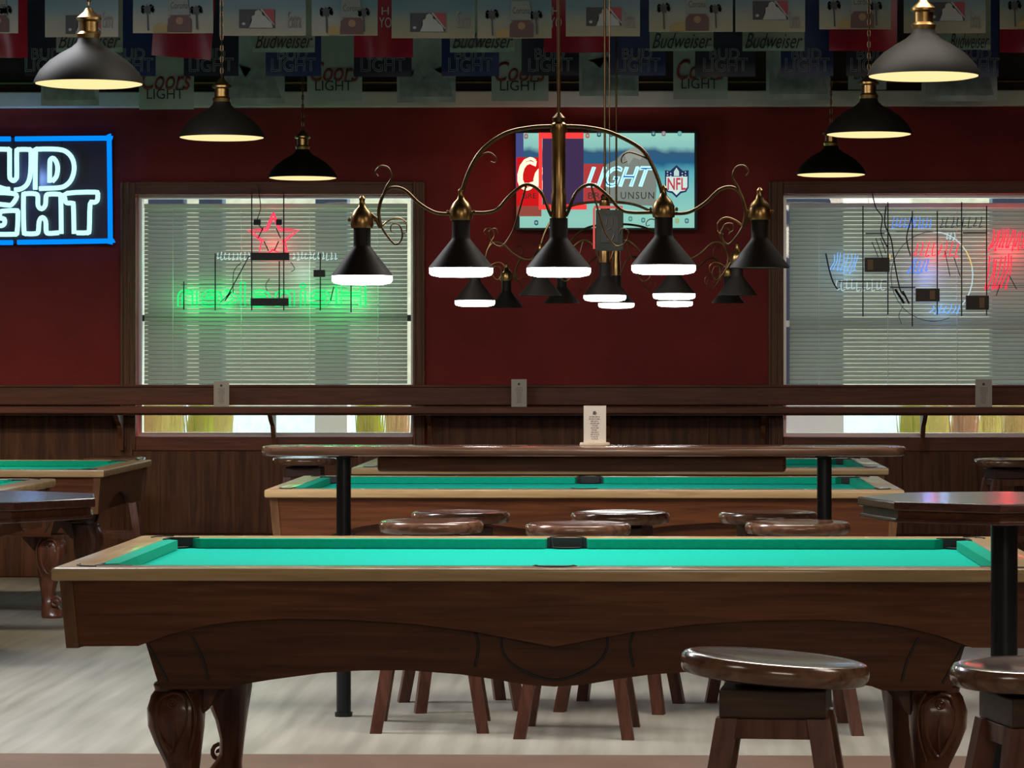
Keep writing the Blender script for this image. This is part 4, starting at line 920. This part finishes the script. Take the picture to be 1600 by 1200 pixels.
# row C: script and red pennants
rowC = [(-30, 43, 90, 'r'), (88, 192, 82, 'w'), (246, 340, 90, 'r'), (395, 492, 82, 'w'), (553, 645, 90, 'r'), (703, 805, 82, 'w'), (850, 952, 82, 'r'), (1015, 1115, 80, 'w'), (1160, 1257, 80, 'w'), (1295, 1402, 80, 'r'), (1480, 1548, 78, 'w'), (1562, 1650, 82, 'r')]
YC = 17.0
for k, (x0_, x1_, yb_, kd) in enumerate(rowC):
    t, rc, amp = pennant(x0_, x1_, yb_, YC-(k % 2)*.002, M_redp if kd == 'r' else M_cream, ('glossy red pennant' + (', crumpled and skewed' if k == 2 else '') if kd == 'r' else 'pale pennant with dark flowing script')+', third row up, '+ORD[k], 'red and script pennants of the third row', .42, -.35 if k == 2 else 0, .012 if kd == 'r' else 0, top=82-.42*F/YC-7)
    if kd == 'w':
        printpoly('pale_band', [(0.002, .002), (rc(x0_, x1_-1, 0, 1)[1], .002), (rc(x0_, x1_-1, 0, 1)[1], .028), (.002, .028)], -amp-.002, M_creamb, t)
        text('script_lettering', 'Budweiser', rc(x0_+4, x1_-3, 52, 76), -amp-.004, M_dk, t, shear=.45, depth=.001, bold=.0)
    elif k in (4, 6):
        c_ = 602 if k == 4 else 868
        text('top_lettering', 'H', rc(c_-5, c_+6, 12, 24), -amp-.004, mat('white_ink', (.5, .45, .42), .5), t); text('bottom_lettering', 'YO', rc(c_-9, c_+10, 28, 44), -amp-.004, MATS['white_ink'], t)
    elif k == 9: text('script_lettering', 'Budweiser', rc(1310, 1355, 41, 54), -amp-.004, M_logoR, t, shear=.4)
# row D: beach prints, alternately with the batter logo and with palms and bottle label
YD = 16.0
rowD = [(-60, 28, 52, 'p'), (70, 185, 58, 'l'), (208, 333, 52, 'p'), (343, 478, 56, 'l'), (487, 590, 56, 'p'), (612, 742, 60, 'l'), (746, 862, 60, 'p'), (884, 1000, 57, 'l'), (1014, 1145, 50, 'p'), (1149, 1258, 50, 'l'), (1280, 1392, 46, 'p'), (1412, 1540, 52, 'l'), (1562, 1680, 46, 'p')]
for k, (x0_, x1_, yb_, kd) in enumerate(rowD):
    t, rc, amp = pennant(x0_, x1_, yb_, YD-(k % 2)*.002, M_beach, ('blue pennant with a batter silhouette badge' if kd == 'l' else 'blue beach pennant with palms and bottle')+', top row, '+ORD[k], 'beach pennants of the top row', .36, top=55-.36*F/YD-7)
    q = lambda px, py: (rc(px, px, py, py)[0], rc(px, px, py, py)[3]); y_ = -amp-.003
    if kd == 'l':
        lx = {1: 103, 3: 374, 5: 641, 7: 916, 9: 1176, 11: 1452}[k]; ly = {1: 24, 3: 15, 5: 21, 7: 12, 9: 2, 11: 4}[k]; w_, h_ = 55, 29
        g = lambda u, v: q(lx+u*w_, ly+v*h_)
        printpoly('badge_dark', [g(0, 1), g(0, 0), g(.62, 0), g(1, .85), g(1, 1)], y_, M_logoN, t)
        printpoly('badge_red', [g(.62, 0), g(1, 0), g(1, .85)], y_-.001, M_logoR, t)
        printpoly('batter', [g(.28, 1), g(.36, .62), g(.36, .38), g(.44, .30), g(.46, .10), g(.55, .02), g(.64, .12), g(.66, .30), g(.74, .36), g(.80, .52), g(.92, .72), g(.96, 1)], y_-.002, M_logoW, t)
        printpoly('bat', [g(.60, 0), g(.66, 0), g(1, .80), g(1, .88)], y_-.003, M_logoW, t)
        printpoly('ball', [g(.13+.05*math.cos(a_*PI/4), .78+.08*math.sin(a_*PI/4)) for a_ in range(8)], y_-.002, M_logoW, t)
        text('side_print', 'Extra', rc(min(x1_-28, x0_+115) if k in (3, 5) else x1_-24, x1_-8, 18, 44), y_, mat('faint_print', (.20, .17, .16), .5), t)
    else:
        for bx_, by_, s_ in ((x0_+24, yb_-4, 1.0), (x0_+(x1_-x0_)*.80, yb_-6, .9)):
            printpoly('palm_trunk', [q(bx_-1.2, by_), q(bx_+1.4, by_), q(bx_+.8-1, by_-32*s_), q(bx_-1.2-1, by_-32*s_)], y_, M_dk, t)
            pts = []
            for j in range(22):
                a_ = 2*PI*j/22; r_ = (11 if j % 2 == 0 else 5)*s_; pts.append(q(bx_-1+r_*math.cos(a_), by_-34*s_-r_*.75*math.sin(a_)+(2 if j > 11 else 0)))
            printpoly('palm_crown', pts, y_-.001, M_dk, t)
        printpoly('sand_umbrella', [q(x0_+(x1_-x0_)*.25, yb_-1), q(x0_+(x1_-x0_)*.25, yb_-10), q(x0_+(x1_-x0_)*.34, yb_-16), q(x0_+(x1_-x0_)*.43, yb_-13), q(x0_+(x1_-x0_)*.43, yb_-1)], y_-.0005, M_gold, t)
        m0 = x0_+(x1_-x0_)*.44
        printpoly('bottle_neck', [q(m0, yb_-28), q(m0+2, yb_-58), q(m0+30, yb_-58), q(m0+34, yb_-28)], y_-.001, mat('bottle_top_print', (.13, .15, .13), .4), t)
        printpoly('bottle_label', [q(m0, yb_-2), q(m0, yb_-22), q(m0+6, yb_-28), q(m0+30, yb_-28), q(m0+36, yb_-22), q(m0+36, yb_-2)], y_-.001, M_brownlab, t)
        printpoly('label_crest', [q(m0+18+6*math.cos(a_*PI/4), yb_-19+6*math.sin(a_*PI/4)) for a_ in range(8)], y_-.002, mat('crest_print', (.25, .13, .06), .5), t)
        text('label_lettering', 'Corona', rc(m0+4, m0+31, yb_-48, yb_-38), y_-.002, M_dk, t)
for Y, py, lab in ((YA, 158-.5*F/YA-6, 'thin dark string carrying the silver pennants along the back wall'), (YBw, 119-.5*F/YBw-6, 'thin dark string carrying the navy pennants'), (YC, 82-.42*F/YC-6, 'thin dark string carrying the red and script pennants'), (YD, 55-.36*F/YD-6, 'thin dark string carrying the beach pennants')): string(Y, py, lab)
